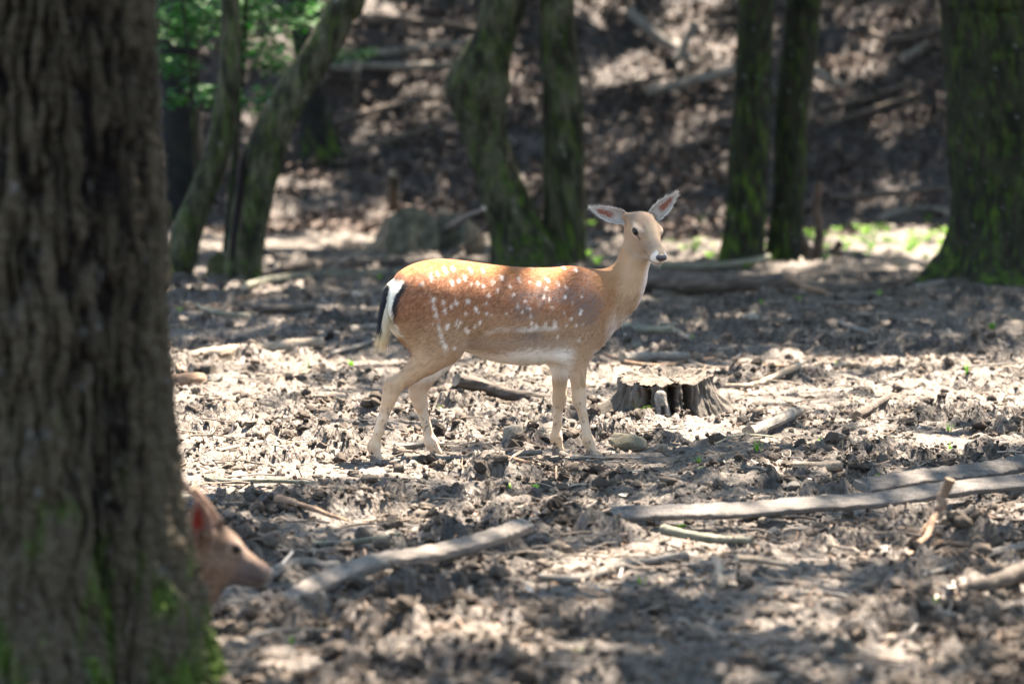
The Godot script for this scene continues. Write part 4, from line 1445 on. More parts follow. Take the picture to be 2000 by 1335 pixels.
	tree("sapling", "very thin pale sapling stem in front of the dark trunk at the back", -3.03, 36.86, [[-0.00, 0.04, 0.00, 0.022], [-0.01, 0.55, 0.00, 0.020], [-0.01, 0.99, 0.00, 0.020], [-0.03, 1.43, 0.00, 0.020], [-0.05, 1.92, 0.00, 0.017], [-0.10, 2.41, 0.00, 0.015], [-0.13, 2.90, 0.00, 0.015]], "smooth", 10, 0.100, 0.00, 0.00, 5.0, 0.00)

func stone(label: String, x: float, d: float, size: Vector3, c0: Color, c1: Color, cuts: int) -> void:
	var o := obj("stone", blob(36, 26, size, 0.26, 1.5, rng.randf() * 50.0, false, c0, c1, cuts + 5), mats.stone)
	o.position = Vector3(x, rest_h(x, d) + size.y * 0.4, -d)
	o.rotation = Vector3(rng.randf_range(-0.15, 0.15), rng.randf_range(-0.4, 0.4), rng.randf_range(-0.12, 0.12))
	tag(o, label, "stone")

func build_stones() -> void:
	stone("squarish grey stone between the doe's hind and fore legs", 0.00, 17.78, Vector3(0.052, 0.050, 0.050), Color(0.13, 0.12, 0.09), Color(0.40, 0.36, 0.30), 5)
	stone("big flat olive stone right of the doe's front hooves", 0.53, 17.52, Vector3(0.098, 0.067, 0.070), Color(0.19, 0.175, 0.11), Color(0.22, 0.20, 0.165), 6)
	stone("small pointed pale stone in front of the stump's left side", 0.72, 18.67, Vector3(0.047, 0.031, 0.040), Color(0.22, 0.20, 0.165), Color(0.40, 0.36, 0.30), 5)
	stone("grey stone half buried at the stump's left root", 0.50, 18.67, Vector3(0.042, 0.037, 0.040), Color(0.13, 0.12, 0.09), Color(0.22, 0.20, 0.165), 4)
	stone("tan stone with a sharp top in front of the flat olive stone", 0.68, 17.31, Vector3(0.037, 0.031, 0.035), Color(0.20, 0.15, 0.11), Color(0.40, 0.36, 0.30), 6)
	stone("round pale stone alone on the mud right of the stump", 1.54, 17.57, Vector3(0.040, 0.041, 0.040), Color(0.22, 0.20, 0.165), Color(0.40, 0.36, 0.30), 3)
	stone("rounded clay coloured stone on the bright mud right of the stump", 1.49, 20.39, Vector3(0.041, 0.030, 0.035), Color(0.20, 0.15, 0.11), Color(0.40, 0.36, 0.30), 2)
	stone("flat stone on the log behind the doe's belly", 0.03, 20.12, Vector3(0.048, 0.037, 0.050), Color(0.13, 0.12, 0.09), Color(0.22, 0.20, 0.165), 4)
	stone("dark wedge stone behind the doe's forelegs", 0.29, 19.59, Vector3(0.039, 0.039, 0.040), Color(0.20, 0.15, 0.11), Color(0.13, 0.12, 0.09), 5)
	stone("low stone just left of the doe's far front hoof", 0.18, 18.38, Vector3(0.049, 0.036, 0.050), Color(0.22, 0.20, 0.165), Color(0.40, 0.36, 0.30), 4)
	stone("small brown stone between the doe's front hooves", 0.28, 17.94, Vector3(0.041, 0.033, 0.040), Color(0.20, 0.15, 0.11), Color(0.13, 0.12, 0.09), 4)
	stone("pale humped stone in the shade beyond the silvery branch", 1.72, 27.66, Vector3(0.063, 0.039, 0.050), Color(0.22, 0.20, 0.165), Color(0.40, 0.36, 0.30), 2)
	stone("speckled stone in front of the silvery branch", 0.79, 24.19, Vector3(0.045, 0.036, 0.040), Color(0.13, 0.12, 0.09), Color(0.22, 0.20, 0.165), 3)
	stone("pale block stone in the shade left of the doe's rump", -1.25, 31.11, Vector3(0.071, 0.057, 0.060), Color(0.22, 0.20, 0.165), Color(0.40, 0.36, 0.30), 5)
	stone("square mossy stone in the left shade", -1.94, 25.53, Vector3(0.048, 0.046, 0.050), Color(0.19, 0.175, 0.11), Color(0.22, 0.20, 0.165), 5)
	stone("pale stone in front of the bark by the big trunk", -1.68, 21.65, Vector3(0.052, 0.036, 0.040), Color(0.22, 0.20, 0.165), Color(0.40, 0.36, 0.30), 4)
	stone("brown stone by the doe's hind cannon", -0.50, 18.33, Vector3(0.037, 0.030, 0.040), Color(0.20, 0.15, 0.11), Color(0.13, 0.12, 0.09), 5)
	stone("tall brown clod stone right of the stump", 1.34, 21.27, Vector3(0.031, 0.042, 0.040), Color(0.20, 0.15, 0.11), Color(0.13, 0.12, 0.09), 4)
	stone("brown angular stone on the bright mud left of the stump", 0.60, 21.27, Vector3(0.037, 0.032, 0.040), Color(0.20, 0.15, 0.11), Color(0.13, 0.12, 0.09), 5)
	stone("grey stone near the upper plank at the right edge", 2.07, 15.63, Vector3(0.063, 0.044, 0.060), Color(0.13, 0.12, 0.09), Color(0.22, 0.20, 0.165), 4)
	stone("dark round stone in the front mud right of centre", 0.96, 10.88, Vector3(0.044, 0.047, 0.045), Color(0.13, 0.12, 0.09), Color(0.10, 0.085, 0.07), 2)
	stone("sunlit tan stone in the front mud near the middle", 0.52, 11.60, Vector3(0.029, 0.029, 0.030), Color(0.20, 0.15, 0.11), Color(0.40, 0.36, 0.30), 4)
	stone("tiny yellowish pebble left of the doe's hind hooves", -0.68, 16.27, Vector3(0.017, 0.013, 0.014), Color(0.40, 0.36, 0.30), Color(0.5, 0.46, 0.34), 1)
	stone("tiny white pebble below the long greenish stick", -0.90, 15.29, Vector3(0.013, 0.014, 0.012), Color(0.40, 0.36, 0.30), Color(0.55, 0.54, 0.5), 1)
	stone("whitish stone beside the right plank's lower edge", 0.97, 14.14, Vector3(0.025, 0.023, 0.025), Color(0.22, 0.20, 0.165), Color(0.40, 0.36, 0.30), 3)
	stone("second whitish stone below the first near the right plank", 0.94, 14.32, Vector3(0.021, 0.019, 0.020), Color(0.22, 0.20, 0.165), Color(0.40, 0.36, 0.30), 3)
	stone("pale stone on the grey mud below the sawn log", 1.15, 15.53, Vector3(0.035, 0.023, 0.030), Color(0.22, 0.20, 0.165), Color(0.40, 0.36, 0.30), 3)
	stone("rounded stone in the far shade by the slimmer dark log", 3.63, 35.76, Vector3(0.119, 0.077, 0.120), Color(0.19, 0.175, 0.11), Color(0.22, 0.20, 0.165), 2)
	stone("pale stone in the left shade above the bark slab", -2.23, 28.18, Vector3(0.049, 0.033, 0.040), Color(0.22, 0.20, 0.165), Color(0.40, 0.36, 0.30), 3)

func build_sticks() -> void:
	plank("curved_plank", "curved split plank lying in front with its thick sawn end to the right", [[-0.70, 11.83, 0.020], [-0.59, 12.14, 0.030], [-0.44, 12.52, 0.035], [-0.26, 12.90, 0.045], [-0.07, 13.25, 0.055], [0.05, 13.43, 0.070]], 0.065, 0.036, -0.35, Color(0.14, 0.122, 0.105), Color(0.29, 0.255, 0.22))
	plank("long_plank", "long grey plank running level to the right edge under the darker one", [[0.37, 14.09, 0.025], [0.64, 14.11, 0.030], [0.85, 14.17, 0.035], [1.12, 14.43, 0.040], [1.41, 14.65, 0.045], [1.69, 14.85, 0.040], [2.01, 15.04, 0.040], [2.19, 15.16, 0.040]], 0.085, 0.024, -0.42, Color(0.11, 0.10, 0.09), Color(0.22, 0.20, 0.18))
	plank("long_plank", "darker plank resting above the long grey plank at the right edge", [[1.38, 15.08, 0.030], [1.60, 15.29, 0.045], [1.78, 15.49, 0.060], [1.98, 15.73, 0.070], [2.14, 15.85, 0.080], [2.31, 16.01, 0.080]], 0.100, 0.030, -0.35, Color(0.085, 0.076, 0.068), Color(0.18, 0.162, 0.145))
	stick("fallen_stick", "long smooth greenish stick lying level on the mud left of the doe's hind hooves", "stick", [[-1.28, 15.95], [-1.17, 15.88], [-0.93, 15.84], [-0.74, 15.80], [-0.55, 15.74]], 0.013, 0.007, 1)
	stick("fallen_stick", "short curved pale twig above the long greenish stick near the big trunk", "stick", [[-1.31, 17.07], [-1.23, 17.31], [-1.07, 17.54]], 0.009, 0.007, 4)
	stick("fallen_stick", "thin dark twig just above the left end of the long greenish stick", "stick", [[-1.30, 16.78], [-1.19, 16.83], [-1.02, 16.50]], 0.006, 0.003, 3)
	stick("fallen_stick", "grey green stick lying level beyond the buck's muzzle", "stick", [[-0.93, 13.59], [-0.80, 13.53], [-0.63, 13.49], [-0.40, 13.55]], 0.014, 0.011, 1)
	stick("fallen_branch", "thick grey bent branch starting at the buck's nose", "branch", [[-0.81, 12.51], [-0.72, 12.80], [-0.59, 12.89], [-0.45, 13.13]], 0.022, 0.016, 0)
	stick("fallen_stick", "low weathered stick half sunk in mud below the buck's chin", "stick", [[-0.94, 11.93], [-0.85, 11.98], [-0.74, 12.10]], 0.013, 0.010, 0)
	stick("split_wood", "orange brown split piece of wood pointing right on the crumbs near the buck's antlers", "wood piece", [[-0.91, 14.81], [-0.79, 14.67], [-0.62, 14.42]], 0.018, 0.007, 2)
	stick("fallen_stick", "long thin pale twig carrying on right from the orange split piece", "stick", [[-0.66, 14.49], [-0.54, 14.37], [-0.38, 14.26]], 0.005, 0.003, 4)
	stick("fallen_stick", "slender pale twig slanting up to the right under the near curved plank", "stick", [[-0.46, 11.53], [-0.38, 11.74], [-0.25, 12.31], [-0.19, 12.44]], 0.007, 0.005, 4)
	stick("fallen_stick", "long dark stick in front of the doe's hind hooves with a forked right end", "stick", [[-0.49, 16.90], [-0.29, 16.90], [-0.09, 16.87], [0.02, 17.04], [0.13, 17.14]], 0.012, 0.011, 0)
	stick("fallen_stick", "short forked dark twig at the right end of the stick by the doe's hooves", "stick", [[0.08, 16.78], [0.14, 16.90], [0.17, 16.59]], 0.006, 0.003, 0)
	stick("wood_chip", "flat orange wood chip in front of the stick at the doe's hooves", "wood chip", [[-0.16, 16.64], [-0.04, 16.61], [0.08, 16.45]], 0.016, 0.011, 2)
	stick("fallen_stick", "small dark stub of wood by the doe's near hind hoof", "stick", [[-0.56, 16.64], [-0.50, 16.48]], 0.016, 0.013, 3)
	stick("broken_log", "split dark log on the sunlit mud behind the doe's belly", "log", [[-0.29, 19.93, 0.02], [-0.13, 20.00, 0.02], [0.03, 19.93, 0.01], [0.19, 19.92]], 0.035, 0.027, 3)
	stick("fallen_stick", "thin pale stick crossing behind the doe's far hind leg", "stick", [[-0.57, 19.15], [-0.40, 18.91], [-0.16, 18.55]], 0.010, 0.005, 4)
	stick("fallen_stick", "stub of bark wood between the doe's hind legs", "stick", [[-0.54, 17.57], [-0.47, 17.62], [-0.41, 17.65]], 0.016, 0.015, 0)
	stick("fallen_stick", "short dark bark stick on the sunlit mud left of the doe's hind legs", "stick", [[-1.14, 18.91], [-1.06, 18.79], [-0.97, 18.73]], 0.014, 0.011, 3)
	stick("fallen_stick", "thin pale stick slanting up right on the sunlit mud left of the doe", "stick", [[-1.32, 21.69], [-1.23, 22.09], [-1.17, 22.50]], 0.010, 0.008, 4)
	stick("rotten_log", "short thick reddish rotten log lying against the big trunk's right edge", "log", [[-1.92, 21.30], [-1.82, 21.30], [-1.74, 21.42]], 0.043, 0.037, 2)
	stick("rotten_log", "round cracked log end among the bark by the big trunk", "log", [[-1.85, 22.05], [-1.80, 22.13], [-1.72, 22.05]], 0.038, 0.035, 3)
	stick("bark_slab", "long pale slab of bark reaching right from the big trunk", "bark", [[-2.09, 23.07], [-1.90, 23.25], [-1.75, 23.43], [-1.61, 24.09], [-1.43, 24.29], [-1.20, 24.39]], 0.034, 0.039, 4)
	stick("fallen_stick", "thin stick leaning across the bark slab's left end", "stick", [[-2.04, 22.98], [-1.94, 22.38], [-1.80, 21.88]], 0.011, 0.007, 2)
	stick("fallen_branch", "knobbly grey branch with stubs lying left of the doe's hind quarters", "branch", [[-1.25, 25.00], [-1.09, 25.48], [-1.05, 26.09], [-0.87, 26.15]], 0.020, 0.031, 0)
	stick("fallen_branch", "second knobbly grey branch in front of the first left of the doe", "branch", [[-1.14, 23.99], [-0.97, 24.29], [-0.88, 24.89]], 0.016, 0.013, 0)
	stick("fallen_stick", "stub standing up from the knobbly branch behind the doe's tail", "stick", [[-0.91, 26.79], [-0.91, 26.11, 0.10]], 0.021, 0.020, 0)
	stick("fallen_stick", "long brown stick pointing up right near the left leaning tree", "stick", [[-2.53, 28.65], [-2.27, 29.28], [-2.12, 30.02], [-1.93, 30.63]], 0.013, 0.018, 2)
	stick("fallen_log", "dark damp log lying level beyond the long brown stick", "log", [[-1.95, 28.78, 0.02], [-1.76, 28.64, 0.02], [-1.49, 28.93]], 0.039, 0.027, 3)
	stick("fallen_stick", "low green grey stick left of the dark damp log", "stick", [[-2.39, 29.07], [-2.19, 28.31], [-1.93, 28.31]], 0.017, 0.019, 1)
	stick("fallen_branch", "long mossy green branch stretching from the leaning tree's foot to the doe's rump", "branch", [[-2.21, 31.69], [-1.93, 32.82], [-1.64, 34.22], [-1.12, 35.02], [-0.66, 35.33]], 0.034, 0.033, 1)
	stick("fallen_branch", "long dark branch lying behind the mossy green branch", "branch", [[-2.23, 34.42], [-1.88, 35.13], [-1.55, 36.30], [-1.03, 36.64]], 0.032, 0.044, 3)
	stick("fallen_stick", "thin grey stick propped up over the mossy branch left of the doe's rump", "stick", [[-1.72, 33.74], [-1.54, 34.03, 0.10], [-1.37, 33.59, 0.20]], 0.016, 0.013, 0)
	stick("fallen_log", "heavy dark brown log lying level behind the doe's neck", "log", [[1.11, 31.68, 0.03], [1.46, 31.18, 0.03], [1.88, 31.26, 0.03], [2.35, 31.34, 0.03]], 0.082, 0.072, 3)
	stick("fallen_log", "slimmer dark log running right from the heavy log's end", "log", [[2.48, 32.29], [2.84, 32.20], [3.13, 32.55], [3.40, 33.18]], 0.052, 0.018, 3)
	stick("fallen_log", "mossy green log lying beyond the heavy dark log", "log", [[1.02, 35.44], [1.43, 35.65], [2.02, 35.97], [2.44, 36.52]], 0.047, 0.034, 1)
	stick("fallen_stick", "pale stick slanting over the right end of the heavy dark log", "stick", [[2.22, 30.96, 0.14], [2.36, 30.74, 0.06], [2.52, 30.79]], 0.025, 0.021, 2)
	stick("fallen_branch", "greyish branch lying at the big mossy tree's roots on the right", "branch", [[3.25, 31.69], [3.59, 32.37], [4.07, 33.46]], 0.025, 0.022, 0)
	stick("fallen_branch", "smooth silvery branch with a broken right end just behind the doe's chest", "branch", [[0.61, 26.10, 0.01], [0.86, 25.81, 0.01], [1.09, 25.76, 0.02]], 0.032, 0.030, 1)
	stick("fallen_stick", "broken end of the silvery branch bent down to the right", "stick", [[1.08, 25.93, 0.02], [1.14, 25.75], [1.17, 25.21]], 0.026, 0.017, 4)
	stick("fallen_stick", "curved grey stick in the shade right of the pale stone", "stick", [[2.28, 26.61], [2.33, 26.26], [2.44, 25.98]], 0.020, 0.016, 0)
	stick("fallen_stick", "long faint stick lying level in the shade beyond the curved grey one", "stick", [[1.97, 29.50], [2.26, 29.21], [2.55, 28.93], [2.84, 28.72]], 0.010, 0.008, 0)
	stick("fallen_stick", "thin bleached stick in the far shade on the right", "stick", [[2.85, 28.05], [3.15, 28.72], [3.29, 28.31]], 0.007, 0.006, 0)
	stick("fallen_root", "orange brown crooked root lifting its left tip beside the doe's foreleg", "root", [[0.56, 23.11, 0.05], [0.63, 23.01, 0.01], [0.73, 22.76], [0.92, 22.85], [1.05, 23.20], [1.24, 23.43]], 0.014, 0.008, 2)
	stick("fallen_stick", "wiry stick running right from the crooked root", "stick", [[1.06, 23.29], [1.16, 22.89], [1.28, 22.76], [1.41, 22.85]], 0.009, 0.009, 4)
	stick("bark_slab", "flat grey slab of bark behind the stump", "bark", [[0.66, 22.88, 0.01], [0.87, 23.15, 0.01], [1.07, 23.24, 0.01]], 0.031, 0.028, 0)
	stick("fallen_stick", "pale bone like stick curving right of the stump", "stick", [[1.16, 20.82], [1.28, 20.82], [1.43, 21.38], [1.63, 21.72]], 0.012, 0.019, 4)
	stick("fallen_stick", "stubby piece of stick on the bright mud right of the stump", "stick", [[1.67, 22.21], [1.75, 21.88]], 0.018, 0.018, 4)
	stick("fallen_stick", "second stubby stick right of the first with a raised right end", "stick", [[1.91, 22.38], [2.06, 22.89]], 0.018, 0.017, 4)
	stick("fallen_stick", "straight thin twig above the stubby sticks", "stick", [[1.44, 22.46], [1.62, 22.50], [1.83, 22.76]], 0.009, 0.009, 2)
	stick("fallen_stick", "brown stick bent upward at its right end on the bright mud", "stick", [[1.91, 21.76], [2.03, 21.65], [2.18, 21.88], [2.28, 22.13]], 0.013, 0.013, 0)
	stick("fallen_stick", "flat pale stick half buried above the brown bent stick", "stick", [[2.16, 22.59], [2.23, 22.42], [2.32, 22.46]], 0.012, 0.009, 4)
	stick("fallen_branch", "thin wiry branch crossing the right edge in the mud's shade line", "branch", [[2.61, 22.55], [2.80, 22.80], [3.04, 22.98], [3.28, 23.16]], 0.006, 0.008, 0)
	stick("fallen_branch", "second thin wiry branch below the first at the right edge", "branch", [[2.76, 22.05], [2.88, 22.46], [3.03, 22.63], [3.22, 22.72]], 0.006, 0.006, 0)
	stick("fallen_stick", "thin twig dropping across both wiry branches on the right", "stick", [[2.83, 23.16], [2.85, 22.72], [2.86, 22.38]], 0.005, 0.004, 0)
	stick("broken_slab", "broken slab of dark wood pointing at the stump from the right", "wood piece", [[1.11, 17.99, 0.01], [1.22, 18.27, 0.01], [1.36, 18.67, 0.01], [1.43, 18.94, 0.03]], 0.034, 0.023, 0)
	stick("bark_slab", "ragged piece of bark sticking up right of the broken slab", "bark", [[1.69, 18.79, 0.01], [1.79, 19.03, 0.02], [1.91, 19.41, 0.03]], 0.028, 0.016, 3)
	stick("fallen_stick", "flat pale slat lying in front of the ragged bark", "stick", [[1.53, 18.70], [1.66, 18.85], [1.82, 19.09]], 0.011, 0.009, 4)
	stick("fallen_stick", "slim straight twig right of the round pale stone", "stick", [[1.61, 17.70], [1.71, 17.78], [1.83, 17.91]], 0.007, 0.006, 4)
	stick("fallen_stick", "thin twig running up to the broken slab from the left", "stick", [[0.93, 17.42], [1.07, 17.75], [1.26, 18.10]], 0.005, 0.005, 1)
	stick("cut_log", "short sawn log with a pale bark lying alone on the grey mud", "log", [[1.20, 16.22, 0.01], [1.29, 16.19, 0.01], [1.39, 16.17, 0.01]], 0.025, 0.023, 4)
	stick("fallen_branch", "stout green brown stick with a snapped left end below the long plank", "branch", [[0.55, 13.86, 0.01], [0.64, 13.68, 0.01], [0.75, 13.59], [0.85, 13.53]], 0.020, 0.014, 1)
	stick("fallen_branch", "wavy grey violet branch lying across the front of the mud", "branch", [[0.09, 12.51], [0.20, 12.48], [0.31, 12.80], [0.39, 13.03], [0.51, 13.06], [0.60, 13.07, 0.02]], 0.013, 0.018, 0)
	stick("fallen_stick", "thin grey twig between the wavy branch and the snapped one", "stick", [[0.54, 12.94], [0.67, 13.09], [0.78, 13.20], [0.83, 13.41]], 0.005, 0.004, 0)
	stick("fallen_stick", "pale knobbed stick pointing right below the snapped stick", "stick", [[0.76, 12.92, 0.02], [0.83, 12.95, 0.01], [0.94, 12.84]], 0.012, 0.011, 4)
	stick("fallen_stick", "upright pale broken stick stub in the front mud", "stick", [[0.68, 12.38], [0.67, 12.57, 0.06]], 0.012, 0.016, 4)
	stick("crooked_branch", "forked brown branch end standing up out of the mud on the right", "branch", [[1.28, 12.72], [1.39, 13.15, 0.02], [1.50, 13.53, 0.07], [1.53, 13.60, 0.12], [1.56, 13.61, 0.17]], 0.009, 0.017, 2)
	stick("fallen_stick", "side prong of the forked brown branch", "stick", [[1.37, 13.46], [1.42, 13.43, 0.03], [1.49, 13.53, 0.06]], 0.007, 0.008, 2)
	stick("fallen_stick", "thin straight stick lying right of the forked brown branch", "stick", [[1.50, 13.46], [1.62, 13.41], [1.81, 13.35]], 0.009, 0.007, 2)
	stick("fallen_branch", "long brown branch rising to the right edge below the thin straight stick", "branch", [[1.34, 12.48], [1.47, 12.75], [1.64, 13.13], [1.85, 13.43]], 0.010, 0.016, 0)
	stick("fallen_log", "thick dark olive log cut off by the right edge in front", "log", [[1.42, 11.97, 0.02], [1.51, 11.99, 0.03], [1.63, 12.12, 0.03], [1.75, 12.21, 0.03]], 0.019, 0.035, 3)
	stick("fallen_stick", "bleached flat stick under the dark olive log", "stick", [[1.36, 11.92], [1.48, 11.96], [1.60, 12.00]], 0.007, 0.006, 4)
	stick("fallen_stick", "dark little stick between the plank and the thin straight stick at right", "stick", [[1.79, 14.28], [1.88, 14.14], [1.96, 14.08]], 0.007, 0.006, 3)
	stick("rotten_wood", "chunk of rotten wood right of the forked brown branch", "wood piece", [[1.59, 13.96, 0.01], [1.70, 14.10, 0.01]], 0.022, 0.017, 3)
	stick("fallen_stick", "curved worn stick lying flat low in the front mud right of centre", "stick", [[0.91, 12.12], [1.00, 12.22], [1.09, 12.12]], 0.008, 0.006, 0)
	stick("fallen_stick", "long slender branch nearly buried at the lower left of the front mud", "stick", [[-0.78, 11.18], [-0.67, 11.31], [-0.54, 11.23]], 0.009, 0.007, 0)
	stick("fallen_stick", "short grey stick standing askew in the front mud left of centre", "stick", [[-0.14, 11.74], [-0.13, 12.00, 0.04]], 0.007, 0.009, 0)
	stick("fallen_stick", "leaning pale splinter left of the wavy grey violet branch", "stick", [[-0.16, 12.71], [-0.11, 12.87, 0.02]], 0.008, 0.007, 4)
	stick("hill_branch", "pale dead branch slanting down right at the bank's top behind the straight tree", "branch", [[1.65, 53.86, 0.16], [1.99, 53.35, 0.16], [2.35, 52.75, 0.16]], 0.087, 0.062, 0)
	stick("hill_branch", "short pale stick leaning up right near the top of the bank", "branch", [[2.23, 52.67, 0.16], [2.42, 52.79, 0.36], [2.54, 52.78, 0.56]], 0.062, 0.055, 0)
	stick("hill_branch", "pale stick falling away right below the leaning one on the bank", "branch", [[2.20, 53.13, 0.16], [2.32, 52.86, 0.16], [2.45, 52.58, 0.16]], 0.063, 0.054, 0)
	stick("hill_branch", "long sunlit branch pointing at the left trunk of the right pair", "branch", [[1.82, 51.64, 0.16], [2.35, 51.86, 0.16], [3.05, 52.07, 0.16]], 0.061, 0.077, 0)
	stick("hill_branch", "thin sunlit branch above the bright patches of the bank", "branch", [[1.59, 52.00, 0.16], [2.08, 52.21, 0.16], [2.62, 52.50, 0.16]], 0.038, 0.031, 3)
	stick("hill_branch", "pale stick slanting down behind the right trunk of the pair", "branch", [[4.00, 51.81, 0.16], [4.18, 51.48, 0.16], [4.39, 51.14, 0.16]], 0.054, 0.045, 0)
	stick("hill_branch", "short orange stick near the big mossy tree high on the bank", "branch", [[5.20, 51.33, 0.16], [5.40, 51.39, 0.21], [5.56, 51.34, 0.26]], 0.061, 0.053, 0)
	stick("hill_branch", "broad weathered branch lying in the sun on the bank's right", "branch", [[4.04, 50.56, 0.16], [4.65, 50.60, 0.16], [5.25, 50.60, 0.16]], 0.049, 0.037, 3)
	stick("hill_branch", "pair of crossed weathered limbs right half of the bank", "branch", [[4.06, 50.04, 0.14], [4.67, 50.10, 0.14], [5.34, 50.13, 0.14]], 0.041, 0.033, 3)
	stick("hill_branch", "long grey branch lying level near the bank's top left of the bent tree", "branch", [[-2.42, 52.08, 0.16], [-1.68, 52.57, 0.16], [-0.49, 53.18, 0.16]], 0.069, 0.047, 3)
	stick("hill_branch", "second long grey branch below the first near the bank's top", "branch", [[-2.13, 51.60, 0.16], [-1.38, 51.95, 0.16], [-0.42, 52.65, 0.16]], 0.053, 0.039, 0)
	stick("hill_branch", "slanting sunlit branch left of the bent mossy tree", "branch", [[-2.53, 51.37, 0.16], [-1.91, 51.31, 0.16], [-0.83, 51.92, 0.16]], 0.053, 0.046, 0)
	stick("hill_branch", "stout pale branch lying in the bright litter by the leaning tree", "branch", [[-2.58, 51.13, 0.18], [-2.38, 51.06, 0.16], [-2.11, 51.23, 0.16]], 0.076, 0.061, 0)
	stick("hill_branch", "upright pale snag stump in the bright litter left of the bent tree", "branch", [[-2.08, 51.09, 0.06], [-2.05, 50.78, 0.41]], 0.060, 0.053, 0)
	stick("hill_branch", "dark branch sweeping down through the middle of the bank", "branch", [[-2.38, 49.73, 0.14], [-1.74, 50.29, 0.14], [-0.95, 51.15, 0.14]], 0.044, 0.034, 3)
	stick("hill_branch", "grey branch low on the bank between the leaning and the bent tree", "branch", [[-2.21, 48.79, 0.12], [-1.58, 49.37, 0.12], [-0.87, 50.14, 0.12]], 0.040, 0.030, 3)
	stick("hill_branch", "level grey branch at the bank's foot right of the pair of trunks", "branch", [[3.91, 47.33, 0.14], [4.41, 47.24, 0.14], [5.33, 47.03, 0.14]], 0.042, 0.035, 3)
	stick("hill_branch", "second level branch in front of the bank's foot at right", "branch", [[4.46, 46.42, 0.11], [4.91, 46.59, 0.11], [5.24, 46.23, 0.11]], 0.038, 0.031, 0)
	stick("hill_branch", "long slim branch crossing the dark upper right of the bank", "branch", [[2.70, 53.45, 0.16], [3.13, 53.50, 0.16], [3.55, 53.42, 0.16]], 0.039, 0.032, 3)
	stick("hill_branch", "weathered limb lying high in the right corner of the bank", "branch", [[4.88, 52.40, 0.16], [5.19, 52.05, 0.16], [5.74, 51.99, 0.16]], 0.046, 0.038, 3)
	stick("hill_branch", "thin pale branch leaning over the log heap beside the bent tree", "branch", [[-0.76, 40.68, 0.16], [-0.49, 37.11, 0.41], [-0.24, 32.71, 0.66]], 0.030, 0.021, 0)
	stick("hill_branch", "second thin branch of the heap leaning left beside the bent tree", "branch", [[-0.60, 35.98, 0.11], [-0.35, 37.84, 0.21], [-0.21, 37.88, 0.36]], 0.026, 0.024, 3)
	stick("hill_branch", "short sunlit stake poking out of the log heap", "branch", [[-0.91, 45.56, 0.06], [-0.77, 41.97, 0.31]], 0.048, 0.042, 0)
	stick("hill_branch", "brown snag standing dark behind the log heap", "branch", [[-1.44, 46.99, 0.06], [-1.18, 38.06, 0.76]], 0.069, 0.050, 3)

